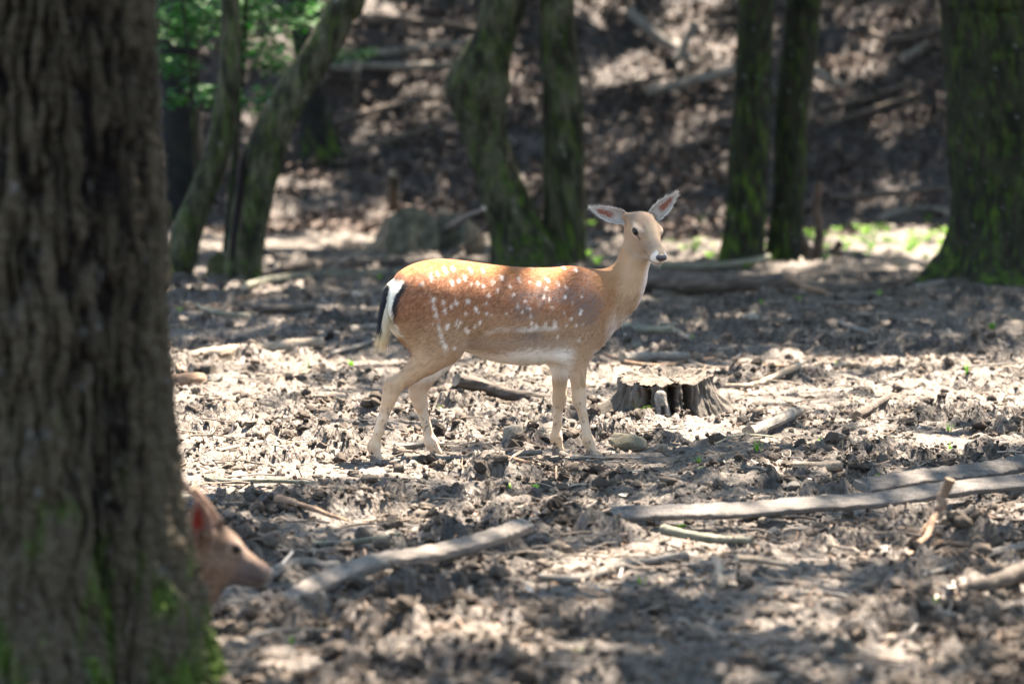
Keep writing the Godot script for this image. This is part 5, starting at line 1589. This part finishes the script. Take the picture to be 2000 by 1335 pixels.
func build_stump() -> void:
	var at := Vector3(0.768, 0.0, -19.15)
	at.y = base_h(at.x, -at.z) - 0.015
	var t := thing("tree_stump", "weathered hollow tree stump with ragged split sides on the sunlit mud right of the doe", "stump", at)
	var mb := MB.new()
	var nu := 220
	var nv := 34
	var r_top := func(a: float) -> float: return 0.228 + 0.026 * n_any.get_noise_2d(cos(a) * 2.0 + 5.0, sin(a) * 2.0)
	var roots := [[PI - 0.25, 0.62, 0.17], [0.05, 0.36, 0.28], [PI * 0.5, 0.12, 0.3], [-PI * 0.5 + 0.6, 0.1, 0.3], [-0.7, 0.16, 0.2]]
	var rim := func(a: float) -> float: return 0.222 + 0.016 * n_any.get_noise_2d(cos(a) * 3.0, sin(a) * 3.0 + 9.0) + 0.007 * n_any.get_noise_1d(a * 14.0) + 0.010 * cos(a - 0.2) - 0.034 * sin(a)
	# the hollow lies between the angles that face the camera: z towards it is angle PI/2
	for j in nv + 1:
		var v := float(j) / nv
		for i in nu + 1:
			var a := TAU * (i % nu) / nu
			var top: float = rim.call(a)
			var y := v * top
			var r: float = r_top.call(a)
			var fl := pow(1.0 - v, 2.2)
			for q in roots:
				var da: float = absf(angle_difference(a, q[0]))
				r += q[1] * exp(-da * da / (q[2] * q[2])) * fl * 0.6
			r += 0.05 * fl
			var groove := n_any.get_noise_2d(a * 16.0, y * 2.5)
			var fine := n_any.get_noise_2d(a * 60.0, y * 7.0 + 40.0)
			r += 0.016 * groove * (0.5 + 0.5 * smoothstep(-0.5, 0.3, -cos(a))) - 0.009 * absf(fine) + 0.022 * n_any.get_noise_2d(a * 5.0, y * 8.0 + 70.0)
			# rotten clefts in front
			var front: float = absf(angle_difference(a, PI * 0.5 - 0.05))
			var cleft := 0.0
			for q in [[2.0, 0.10, 0.06], [1.45, 0.12, 0.13], [1.12, 0.10, 0.09]]:
				var da: float = absf(angle_difference(a + 0.05 * n_any.get_noise_1d(y * 16.0), q[0]))
				cleft = maxf(cleft, q[2] * (1.0 - smoothstep(q[1] * 0.55, q[1], da)))
			r -= cleft * soft(v, -0.5, 0.93, 0.05)
			var c := mix3(Color(0.065, 0.053, 0.042), Color(0.19, 0.165, 0.137), 0.5 + groove * 0.9 + fine * 0.5)
			if front < 0.9: c = c.lerp(Color(0.10, 0.072, 0.05), clampf(cleft * 8.0, 0.0, 0.7))
			c = c.lerp(Color(0.18, 0.152, 0.125), smoothstep(0.95, 1.0, v) * 0.5)
			var moss := soft(a, 1.75, 2.45, 0.12) * (1.0 - smoothstep(0.25, 0.7, v)) * smoothstep(0.0, 0.35, n_any.get_noise_2d(a * 9.0, y * 30.0) + 0.12)
			c = c.lerp(Color(0.15, 0.19, 0.03), moss)
			mb.add(Vector3(cos(a) * r, y, sin(a) * r), c)
	for j in nv:
		for i in nu:
			var k := j * (nu + 1) + i
			mb.quad(k, k + 1, k + nu + 2, k + nu + 1)
	# the sawn, checked top
	var rings := 16
	var first := mb.v.size()
	for j in rings + 1:
		var u := float(j) / rings
		for i in nu + 1:
			var edge: Vector3 = mb.v[nv * (nu + 1) + i]
			var p := Vector3(edge.x * (1.0 - u), 0.0, edge.z * (1.0 - u))
			var crack := 1.0 - smoothstep(0.0, 0.010, absf(p.x - 0.01 - 0.3 * p.z + 0.03 * n_any.get_noise_1d(p.z * 20.0)))
			crack = maxf(crack, (1.0 - smoothstep(0.0, 0.008, absf(p.z + 0.02 + 0.5 * p.x * p.x * 3.0 + 0.03 * n_any.get_noise_1d(p.x * 20.0)))) * smoothstep(-0.02, 0.05, p.x))
			p.y = lerpf(edge.y, 0.212 - 0.13 * p.z, smoothstep(0.0, 0.5, u)) + 0.007 * n_any.get_noise_2d(p.x * 40.0, p.z * 40.0) + 0.02 * n_any.get_noise_2d(p.x * 7.0, p.z * 7.0) - crack * 0.03
			mb.add(p, mix3(Color(0.085, 0.069, 0.054), Color(0.19, 0.158, 0.127), 0.5 + n_any.get_noise_2d(p.x * 30.0, p.z * 30.0) + 0.4 * n_any.get_noise_1d(p.length() * 160.0)).lerp(Color(0.06, 0.045, 0.035), crack))
	for j in rings:
		for i in nu:
			var k := first + j * (nu + 1) + i
			mb.quad(k, k + 1, k + nu + 2, k + nu + 1)
	obj("stump_wood", mb.done(), mats.wood, t)
	# the upright splinter left standing in the hollow
	var sb := MB.new()
	tube(sb, [Vector3(-0.012, -0.01, 0.27), Vector3(-0.022, 0.08, 0.245), Vector3(-0.028, 0.148, 0.235), Vector3(-0.028, 0.168, 0.232)], [0.045, 0.034, 0.027, 0.012], 22, 0.008,
		func(s, a, p): return 1.0 + 0.3 * n_any.get_noise_2d(a * 4.0, s * 7.0) - (0.45 if absf(a - 1.4) < 0.35 and s > 0.05 and s < 0.11 else 0.0),
		func(s, a, _p, f): return mix3(Color(0.16, 0.135, 0.11), Color(0.42, 0.38, 0.33), 0.5 + n_any.get_noise_2d(a * 12.0, s * 40.0)).lerp(Color(0.03, 0.025, 0.02), 1.0 if f < 0.72 else 0.0))
	var sp := obj("splinter", sb.done(), mats.wood, t)
	sp.position = Vector3(-0.005, 0, 0)
	for q in [[-0.098, 0.075, 0.225, 0.030], [-0.085, 0.015, 0.275, 0.028], [-0.20, 0.012, 0.25, 0.024], [-0.345, 0.012, 0.17, 0.034]]:
		var mo := obj("moss", blob(26, 16, Vector3(q[3], q[3] * 0.6, q[3] * 0.8), 0.5, 3.0, rng.randf() * 9.0, false, Color(0.12, 0.16, 0.02), Color(0.30, 0.34, 0.04)), mats.litter, t)
		mo.position = Vector3(q[0], q[1], q[2])

func build_background() -> void:
	# heap of sawn rounds behind the doe's rump
	var heap := [["sawn_round", "pale green sawn log round propped up facing the camera behind the doe's rump", -1.02, 39.2, 0.29, 0.25, 0.45, 0.24], ["sawn_round", "second sawn log round leaning right of the pale green one", -0.62, 39.6, 0.24, 0.30, -0.5, 0.22], ["sawn_round", "small low log round in front of the two sawn rounds", -1.20, 38.4, 0.16, 0.4, 0.6, 0.12]]
	for q in heap:
		var mb := MB.new()
		var sd := rng.randf() * 40.0
		tube(mb, [Vector3(0, 0, -q[5]), Vector3(0, 0, 0.0), Vector3(0, 0, q[5] * 0.3)], [q[4], q[4] * 1.02, q[4] * 0.98], 40, 0.05,
			func(s, a, p): return 1.0 + 0.08 * n_any.get_noise_2d(cos(a) * 2.0 + sd, sin(a) * 2.0) + 0.03 * n_any.get_noise_2d(a * 8.0, s * 3.0),
			func(s, a, _p, _f): return mix3(Color(0.12, 0.10, 0.07), Color(0.27, 0.21, 0.14), 0.5 + n_any.get_noise_2d(a * 6.0, s * 9.0)), true, Color(0.15, 0.145, 0.105))
		var o := obj(q[0], mb.done(), mats.wood)
		o.position = Vector3(q[2], base_h(q[2], q[3]) + q[7] - 0.05, -q[3])
		o.rotation = Vector3(-0.35, q[6], 0.0)
		tag(o, q[1], "log round")
	# broken snags right of the pair of trunks
	for q in [["taller one of two thin broken snags standing right of the dark trunk pair", 2.97, 37.6, 0.75, 0.045, 0.03], ["shorter bent snag standing just left of the taller broken one", 2.86, 37.4, 0.42, 0.05, -0.10], ["low dark stub at the foot of the two broken snags", 3.12, 37.3, 0.2, 0.06, 0.06], ["low ragged stub on the left of the broken snags", 2.78, 37.7, 0.22, 0.05, -0.03]]:
		var mb := MB.new()
		var h: float = q[3]
		var wobble := Vector3(0.03, 0, 0.02)
		tube(mb, [Vector3(0, -0.05, 0), Vector3(q[5] * 0.4, h * 0.3, 0) + wobble, Vector3(q[5], h * 0.65, 0) - wobble * 0.6, Vector3(q[5] * 1.4, h, 0)], [q[4] * 1.3, q[4], q[4] * 0.8, q[4] * 0.65], 14, 0.03,
			func(s, a, _p): return 1.0 + 0.35 * n_any.get_noise_2d(a * 3.0, s * 10.0),
			func(s, a, _p, _f): return mix3(Color(0.08, 0.055, 0.04), Color(0.26, 0.17, 0.11), 0.4 + n_any.get_noise_2d(a * 6.0, s * 14.0)))
		var o := obj("broken_snag", mb.done(), mats.wood)
		o.position = on_ground(q[1], q[2])
		tag(o, q[0], "snag")
	# mossy stub left of the leaning tree
	var o := obj("mossy_stub", blob(24, 16, Vector3(0.11, 0.17, 0.1), 0.4, 2.0, 3.0, false, Color(0.06, 0.07, 0.03), Color(0.14, 0.15, 0.07)), mats.bark)
	o.position = on_ground(-2.62, 34.2, 0.06)
	tag(o, "small mossy stub between the curved tree and the leaning tree", "stub")
	# knot hole and cushion of moss on the bent tree are parts of it
	var bent := get_node("bent_tree")
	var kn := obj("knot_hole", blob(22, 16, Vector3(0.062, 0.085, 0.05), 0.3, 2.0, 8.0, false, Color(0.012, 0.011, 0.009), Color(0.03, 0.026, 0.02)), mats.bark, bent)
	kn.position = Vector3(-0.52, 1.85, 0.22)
	var mo := obj("moss_cushion", blob(30, 22, Vector3(0.13, 0.24, 0.16), 0.3, 2.0, 6.0, false, Color(0.022, 0.045, 0.008), Color(0.06, 0.10, 0.016)), mats.litter, bent)
	mo.position = Vector3(-0.50, 1.98, 0.06)
	mo.rotation.z = -0.65
	# dark crack down the leaning tree
	var lean := get_node("leaning_tree")
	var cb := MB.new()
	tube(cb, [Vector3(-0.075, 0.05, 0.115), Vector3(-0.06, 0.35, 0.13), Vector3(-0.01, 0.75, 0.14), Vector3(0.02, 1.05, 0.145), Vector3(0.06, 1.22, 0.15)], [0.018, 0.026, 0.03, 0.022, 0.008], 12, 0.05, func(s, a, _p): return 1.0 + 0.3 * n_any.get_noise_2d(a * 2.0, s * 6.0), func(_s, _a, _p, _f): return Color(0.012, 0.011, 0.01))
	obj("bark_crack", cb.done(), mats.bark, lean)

func build_plants() -> void:
	leafy(get_node("sapling"), [[Vector3(-0.41, 2.35, 0.54), Vector3(0.31, 0.16, 0.80)], [Vector3(-0.12, 2.48, -0.46), Vector3(0.37, 0.19, 0.90)], [Vector3(0.41, 2.37, -0.46), Vector3(0.45, 0.16, 0.90)], [Vector3(0.59, 2.06, -0.96), Vector3(0.30, 0.14, 0.70)], [Vector3(-0.39, 2.01, 1.04), Vector3(0.21, 0.09, 0.60)], [Vector3(-0.09, 1.71, 1.54), Vector3(0.38, 0.09, 0.60)], [Vector3(0.10, 1.68, 1.04), Vector3(0.15, 0.07, 0.50)], [Vector3(0.44, 1.73, -0.46), Vector3(0.21, 0.08, 0.60)], [Vector3(0.37, 2.12, 0.54), Vector3(0.31, 0.13, 0.70)], [Vector3(-0.46, 2.55, 1.04), Vector3(0.21, 0.10, 0.60)], [Vector3(0.09, 2.64, -0.46), Vector3(0.53, 0.11, 0.90)], [Vector3(0.73, 2.55, -1.46), Vector3(0.22, 0.16, 0.70)], [Vector3(0.43, 1.55, -0.96), Vector3(0.16, 0.11, 0.50)]], 420, 0.13)
	var sx := -2.08
	var sd := 50.47
	var sh := thing("leafy_shrub", "small leafy shrub catching the sun on the bank right of the leaning tree", "shrub", Vector3(sx, hill_h(sx, sd), -sd))
	var st := MB.new()
	tube(st, [Vector3(0, -0.05, 0), Vector3(0.03, 0.4, 0), Vector3(-0.06, 0.85, 0.02)], [0.018, 0.012, 0.005], 8, 0.1, func(_s, _a, _p): return 1.0, func(_s, _a, _p, _f): return Color(0.12, 0.10, 0.07))
	obj("stem", st.done(), mats.bark, sh)
	leafy(sh, [[Vector3(-0.07, 0.76, 0.00), Vector3(0.30, 0.08, 0.40)], [Vector3(-0.27, 0.72, 0.00), Vector3(0.17, 0.07, 0.30)], [Vector3(0.17, 0.80, 0.00), Vector3(0.13, 0.05, 0.30)]], 420, 0.085)
	# grass and seedlings pushing through the mud
	for q in [[1.10, 17.14, 0.087, 7, 0, "tall bright grass blades between the stump and the short sawn log"], [0.36, 16.18, 0.035, 8, 1, "green blades lying flat in front of the doe's fore hooves"], [0.82, 16.85, 0.049, 7, 0, "small grass sprout below the stump's right side"], [0.82, 16.50, 0.026, 6, 1, "low seedling just under the small sprout below the stump"], [1.53, 15.93, 0.055, 10, 1, "leafy seedling beside the darker plank's left end"], [2.60, 21.88, 0.099, 7, 0, "upright grass sprout on the bright mud near the right edge"], [1.35, 14.38, 0.046, 5, 0, "thin sprout under the middle of the long grey plank"], [-1.20, 22.55, 0.102, 4, 0, "thin tall grass blades in front of the pale bark slab"], [0.42, 12.57, 0.044, 4, 0, "short green sprout beside the wavy grey violet branch"], [0.21, 10.82, 0.020, 7, 1, "bright seedling at the very front of the mud"], [-0.64, 11.08, 0.030, 4, 0, "lone sprout in the front mud right of the big trunk's foot"], [2.09, 18.33, 0.054, 6, 0, "upper one of two grass sprouts right of the round pale stone"], [2.02, 17.62, 0.052, 5, 0, "lower one of two grass sprouts right of the round pale stone"], [-0.95, 22.72, 0.055, 9, 1, "bright seedling on the sunlit mud left of the doe's legs"], [-0.37, 19.72, 0.042, 5, 0, "small sprout behind the doe's far hind leg"], [0.13, 18.79, 0.050, 6, 0, "small sprout just left of the doe's far foreleg"], [1.32, 11.88, 0.022, 4, 1, "tiny seedling in front of the dark olive log's thin end"], [0.68, 26.91, 0.057, 5, 0, "faint sprout behind the doe's chest"], [1.50, 26.79, 0.043, 4, 0, "faint sprout in the shade left of the pale humped stone"], [1.20, 25.48, 0.054, 6, 1, "seedling at the broken end of the silvery branch"], [3.30, 26.32, 0.056, 9, 1, "left one of two seedlings in the shade at the right edge"], [3.51, 26.79, 0.050, 8, 1, "right one of two seedlings in the shade at the right edge"], [1.45, 17.94, 0.033, 6, 0, "left one of two tiny sprouts beside the round pale stone"], [1.55, 18.13, 0.029, 5, 0, "right one of two tiny sprouts beside the round pale stone"], [1.59, 16.01, 0.043, 6, 0, "sprout just right of the leafy seedling by the darker plank"], [1.73, 15.84, 0.051, 4, 0, "slim sprout rising in front of the darker plank"], [0.63, 14.25, 0.019, 5, 1, "yellow green seedling at the front edge of the long grey plank"], [-0.28, 13.47, 0.032, 4, 0, "sprout above the middle of the curved plank"], [1.94, 22.89, 0.037, 4, 0, "tiny sprout above the stubby sticks on the bright mud"], [-0.72, 13.50, 0.014, 4, 0, "tiny sprout on the grey green stick beyond the buck"], [-1.15, 33.27, 0.062, 8, 1, "seedling in the shade behind the doe's tail"], [2.26, 30.17, 0.048, 5, 1, "seedling in front of the heavy dark log's right end"], [1.94, 29.72, 0.040, 4, 1, "seedling in front of the heavy dark log's middle"], [2.80, 29.28, 0.047, 5, 1, "seedling in front of the slimmer dark log"], [0.11, 21.19, 0.034, 4, 0, "left one of two sprouts seen under the doe's belly"]]:
		var mb := MB.new()
		for b in int(q[3]) + 1:
			var a := rng.randf() * TAU
			var l: float = maxf(q[2], 0.03) * rng.randf_range(0.6, 1.15)
			var lean := rng.randf_range(0.1, 0.55)
			var dir := Vector3(cos(a), 0, sin(a))
			var side := Vector3(-sin(a), 0, cos(a)) * (0.005 if q[4] == 0 else 0.009)
			var o := dir * rng.randf_range(0.0, 0.02)
			var c := mix3(Color(0.10, 0.24, 0.02), Color(0.24, 0.38, 0.04), rng.randf())
			var prev := -1
			for k in 5:
				var u := k / 4.0
				var p := o + dir * lean * l * u * u + Vector3(0, l * u * (1.0 - 0.3 * lean * u), 0)
				var w := (1.0 - u) if q[4] == 0 else sin(PI * minf(u * 0.95 + 0.05, 1.0))
				var i0 := mb.add(p - side * w, c)
				mb.add(p + side * w, c)
				if prev >= 0: mb.quad(prev, prev + 1, i0 + 1, i0)
				prev = i0
		var t := obj("grass_tuft" if q[4] == 0 else "seedling", mb.done(), mats.grass)
		t.position = on_ground(q[0], q[1], -0.004)
		if q[4] == 0: tag(t, q[5], "grass", "grass sprouts scattered over the mud")
		else: tag(t, q[5], "seedling", "green seedlings scattered over the mud")
	for q in [[-0.10, 15.63, "left one of two bright round leaves in front of the doe"], [0.09, 15.51, "right one of two bright round leaves in front of the doe"], [-0.02, 15.29, "smallest leaf lying below and between the two bright round leaves"], [-0.17, 16.92, "green leaf caught on the dark stick at the doe's feet"], [1.76, 28.05, "fresh leaf lying by the pale humped stone in the shade"], [-2.47, 28.45, "fresh leaf in the left shade close to the big trunk"], [0.36, 20.82, "fresh leaf on the sunlit mud behind the doe's forelegs"]]:
		var mb := MB.new()
		var ids: Array[int] = []
		for k in 9:
			var a := TAU * k / 8.0
			var p := Vector3.ZERO if k == 8 else Vector3(cos(a) * 0.026 * (1.3 if k == 0 else 1.0), 0.006 * sin(a * 2.0) + 0.012 * (0.5 + 0.5 * sin(a)), sin(a) * 0.020)
			ids.append(mb.add(p, Color(0.26, 0.42, 0.05)))
		for k in 8: mb.tri(ids[8], ids[k], ids[(k + 1) % 8])
		var t := obj("green_leaf", mb.done(), mats.grass)
		t.position = on_ground(q[0], q[1], 0.012)
		t.rotation = Vector3(0.55, rng.randf() * 3.0, 0.1)
		tag(t, q[2], "leaf", "fresh green leaves dropped on the mud")
	# thin green cover in the sunny spot by the big tree
	var blade := MB.new()
	for b in 6:
		var a := TAU * b / 6.0 + 0.3
		var dir := Vector3(cos(a), 0, sin(a))
		var side := Vector3(-sin(a), 0, cos(a)) * 0.012
		var i0 := blade.add(dir * 0.01 - side * 0.4, Color.WHITE)
		blade.add(dir * 0.01 + side * 0.4, Color.WHITE)
		var i1 := blade.add(dir * 0.045 + Vector3(0, 0.06, 0) - side, Color.WHITE)
		blade.add(dir * 0.045 + Vector3(0, 0.06, 0) + side, Color.WHITE)
		var i2 := blade.add(dir * 0.10 + Vector3(0, 0.075, 0), Color.WHITE)
		blade.quad(i0, i0 + 1, i1 + 1, i1)
		blade.tri(i1, i1 + 1, i2)
	var bm := blade.done()
	var where: Array[Transform3D] = []
	var tint := PackedColorArray()
	for i in 1500:
		var x := rng.randf_range(-1.0, 6.5)
		var d := rng.randf_range(36.0, 47.0)
		var want := 0.75 * soft(x, 3.0, 5.8, 0.4) * soft(d, 38.0, 46.0, 1.5) + 0.22 * soft(x, 0.9, 2.6, 0.4)
		if rng.randf() > want or n_tone.get_noise_2d(x * 1.6, d * 0.7) < -0.02: continue
		where.append(Transform3D(Basis(Vector3.UP, rng.randf() * TAU).scaled(Vector3.ONE * rng.randf_range(0.6, 1.3)), on_ground(x, d)))
		tint.append(mix3(Color(0.09, 0.17, 0.03), Color(0.20, 0.29, 0.06), rng.randf()))
	var gc := many("ground_cover", bm, mats.grass, where, tint)
	gc.set_meta("label", "patch of low green plants in the sun between the dark trunk pair and the big tree")
	gc.set_meta("category", "ground cover")

func build_litter() -> void:
	# crumbs of soil, leaf scraps and chips: far too many to count
	for kind in 3:
		var mesh := blob(9, 6, Vector3(1, 0.78, 0.9), 0.55, 1.7, 3.0 + kind * 7.0, kind >= 1, Color(0.75, 0.75, 0.75), Color.WHITE)
		var where: Array[Transform3D] = []
		var tint := PackedColorArray()
		for i in 48000:
			var d := 9.6 + 23.0 * pow(rng.randf(), 1.35)
			var x := rng.randf_range(-1.0, 1.0) * (0.4 + d * 0.15)
			var r := rough_at(x, d)
			if rng.randf() > (0.07 + 0.93 * r) * (0.35 + 0.9 * smoothstep(-0.25, 0.25, n_tone.get_noise_2d(x * 0.9 + 30.0, d * 0.9))): continue
			if clear_spot(x, d): continue
			var s := 0.003 + 0.011 * pow(rng.randf(), 2.4) + (0.03 * rng.randf() if rng.randf() < 0.07 else 0.0)
			where.append(Transform3D(Basis.from_euler(Vector3(rng.randf() * TAU, rng.randf() * TAU, rng.randf() * TAU)).scaled(Vector3(s, s * rng.randf_range(0.6, 1.0), s)), on_ground(x, d, s * 0.35)))
			var c := ground_color(x, d, 0.0)
			tint.append(c * rng.randf_range(0.55, 1.3))
		var o := many("soil_crumbs", mesh, mats.clod, where, tint)
		o.set_meta("label", ["crumbs of dried mud strewn over the clearing", "rounder crumbs of dried mud strewn over the clearing", "jagged crumbs of dried mud strewn over the clearing"][kind])
		o.set_meta("category", "soil")
	for kind in 3:
		var mb := MB.new()
		# a curled scrap of dead leaf, a chip, a sliver
		var nx := 5
		var nz := 3
		for i in nx + 1:
			for j in nz + 1:
				var u := float(i) / nx * 2.0 - 1.0
				var v := float(j) / nz * 2.0 - 1.0
				var w: float = [0.62 * sqrt(maxf(0.0, 1.0 - u * u * 0.98)), 0.4, 0.09][kind]
				mb.add(Vector3(u, [0.35, 0.06, 0.04][kind] * (v * v + 0.6 * u * u + 0.5 * n_any.get_noise_2d(u * 2.0 + kind * 9.0, v * 2.0)), v * w * (1.0 + 0.25 * n_any.get_noise_1d(u * 5.0 + kind))), Color.WHITE)
		for i in nx:
			for j in nz:
				var a := i * (nz + 1) + j
				mb.quad(a, a + 1, a + nz + 2, a + nz + 1)
		var mesh := mb.done()
		var where: Array[Transform3D] = []
		var tint := PackedColorArray()
		for i in [8000, 6000, 9000][kind]:
			var d := 9.6 + 26.0 * pow(rng.randf(), 1.3)
			var x := rng.randf_range(-1.0, 1.0) * (0.4 + d * 0.15)
			if rng.randf() > 0.25 + 0.9 * smoothstep(-0.2, 0.3, n_tone.get_noise_2d(x * 0.7 + 90.0, d * 0.7)): continue
			if clear_spot(x, d): continue
			var s := rng.randf_range(0.006, 0.02) * (1.0 if kind < 2 else 2.6)
			where.append(Transform3D(Basis.from_euler(Vector3(rng.randf_range(-0.7, 0.7), rng.randf() * TAU, rng.randf_range(-0.7, 0.7))).scaled(Vector3.ONE * s), on_ground(x, d, 0.005)))
			var c := mix3(Color(0.09, 0.058, 0.038), Color(0.30, 0.22, 0.165), rng.randf() * rng.randf() * 1.3)
			if rng.randf() < 0.06: c = Color(0.46, 0.41, 0.35)
			tint.append(c)
		var o := many(["dead_leaves", "wood_chips", "twig_bits"][kind], mesh, mats.litter, where, tint)
		o.set_meta("label", ["scraps of curled dead leaves scattered over the mud", "small flat wood chips scattered over the mud", "tiny twig bits scattered over the mud"][kind])
		o.set_meta("category", ["leaf litter", "wood chips", "twigs"][kind])
	# fine bent twigs
	var tm := MB.new()
	tube(tm, [Vector3(-0.5, 0, 0), Vector3(-0.15, 0.03, 0.05), Vector3(0.2, 0.0, -0.03), Vector3(0.5, 0.05, 0.05)], [0.016, 0.014, 0.011, 0.006], 5, 0.3, func(_s, _a, _p): return 1.0, func(_s, _a, _p, _f): return Color.WHITE, false)
	tube(tm, [Vector3(0.1, 0.0, 0.0), Vector3(0.25, 0.06, 0.1), Vector3(0.38, 0.10, 0.13)], [0.009, 0.007, 0.004], 5, 0.3, func(_s, _a, _p): return 1.0, func(_s, _a, _p, _f): return Color.WHITE, false)
	var tw: Array[Transform3D] = []
	var tt := PackedColorArray()
	for i in 1500:
		var d := 9.6 + 26.0 * pow(rng.randf(), 1.2)
		var x := rng.randf_range(-1.0, 1.0) * (0.4 + d * 0.15)
		if clear_spot(x, d): continue
		tw.append(Transform3D(Basis.from_euler(Vector3(rng.randf_range(-0.15, 0.15), rng.randf() * TAU, rng.randf_range(-0.12, 0.12))).scaled(Vector3.ONE * rng.randf_range(0.08, 0.30)), on_ground(x, d, 0.012)))
		tt.append(mix3(Color(0.09, 0.068, 0.05), Color(0.34, 0.28, 0.22), rng.randf()))
	var fo := many("fine_twigs", tm.done(), mats.litter, tw, tt)
	fo.set_meta("label", "fine bent twigs strewn all over the mud")
	fo.set_meta("category", "twigs")
	# the bank's deep litter
	var lm := MB.new()
	for i in 14:
		var b := Basis.from_euler(Vector3(rng.randf_range(-0.7, 0.7), rng.randf() * TAU, rng.randf_range(-0.7, 0.7)))
		var at := Vector3(rng.randf_range(-0.35, 0.35), rng.randf_range(0.0, 0.05), rng.randf_range(-0.35, 0.35))
		var q: Array[int] = []
		for p in [Vector3(-0.05, 0, 0), Vector3(0, 0.01, 0.03), Vector3(0.05, 0, 0), Vector3(0, 0.01, -0.03)]: q.append(lm.add(at + b * p, Color.WHITE))
		lm.quad(q[0], q[1], q[2], q[3])
	var where: Array[Transform3D] = []
	var tint := PackedColorArray()
	for i in 5000:
		var d := rng.randf_range(44.0, 66.0)
		var x := rng.randf_range(-1.0, 1.0) * d * 0.16
		where.append(Transform3D(Basis(Vector3.UP, rng.randf() * TAU).scaled(Vector3.ONE * rng.randf_range(0.7, 1.3)), on_ground(x, d, 0.01)))
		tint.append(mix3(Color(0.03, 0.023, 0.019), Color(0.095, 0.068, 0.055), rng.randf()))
	var o := many("bank_litter", lm.done(), mats.litter, where, tint)
	o.set_meta("label", "brown dead leaves covering the wooded bank behind")
	o.set_meta("category", "leaf litter")

func clear_spot(x: float, d: float) -> bool:
	for f in flats:
		if Vector2(x - f.x, d - f.y).length() < 0.045: return true
	return Vector2(x - 0.768, d - 19.15).length() < 0.24
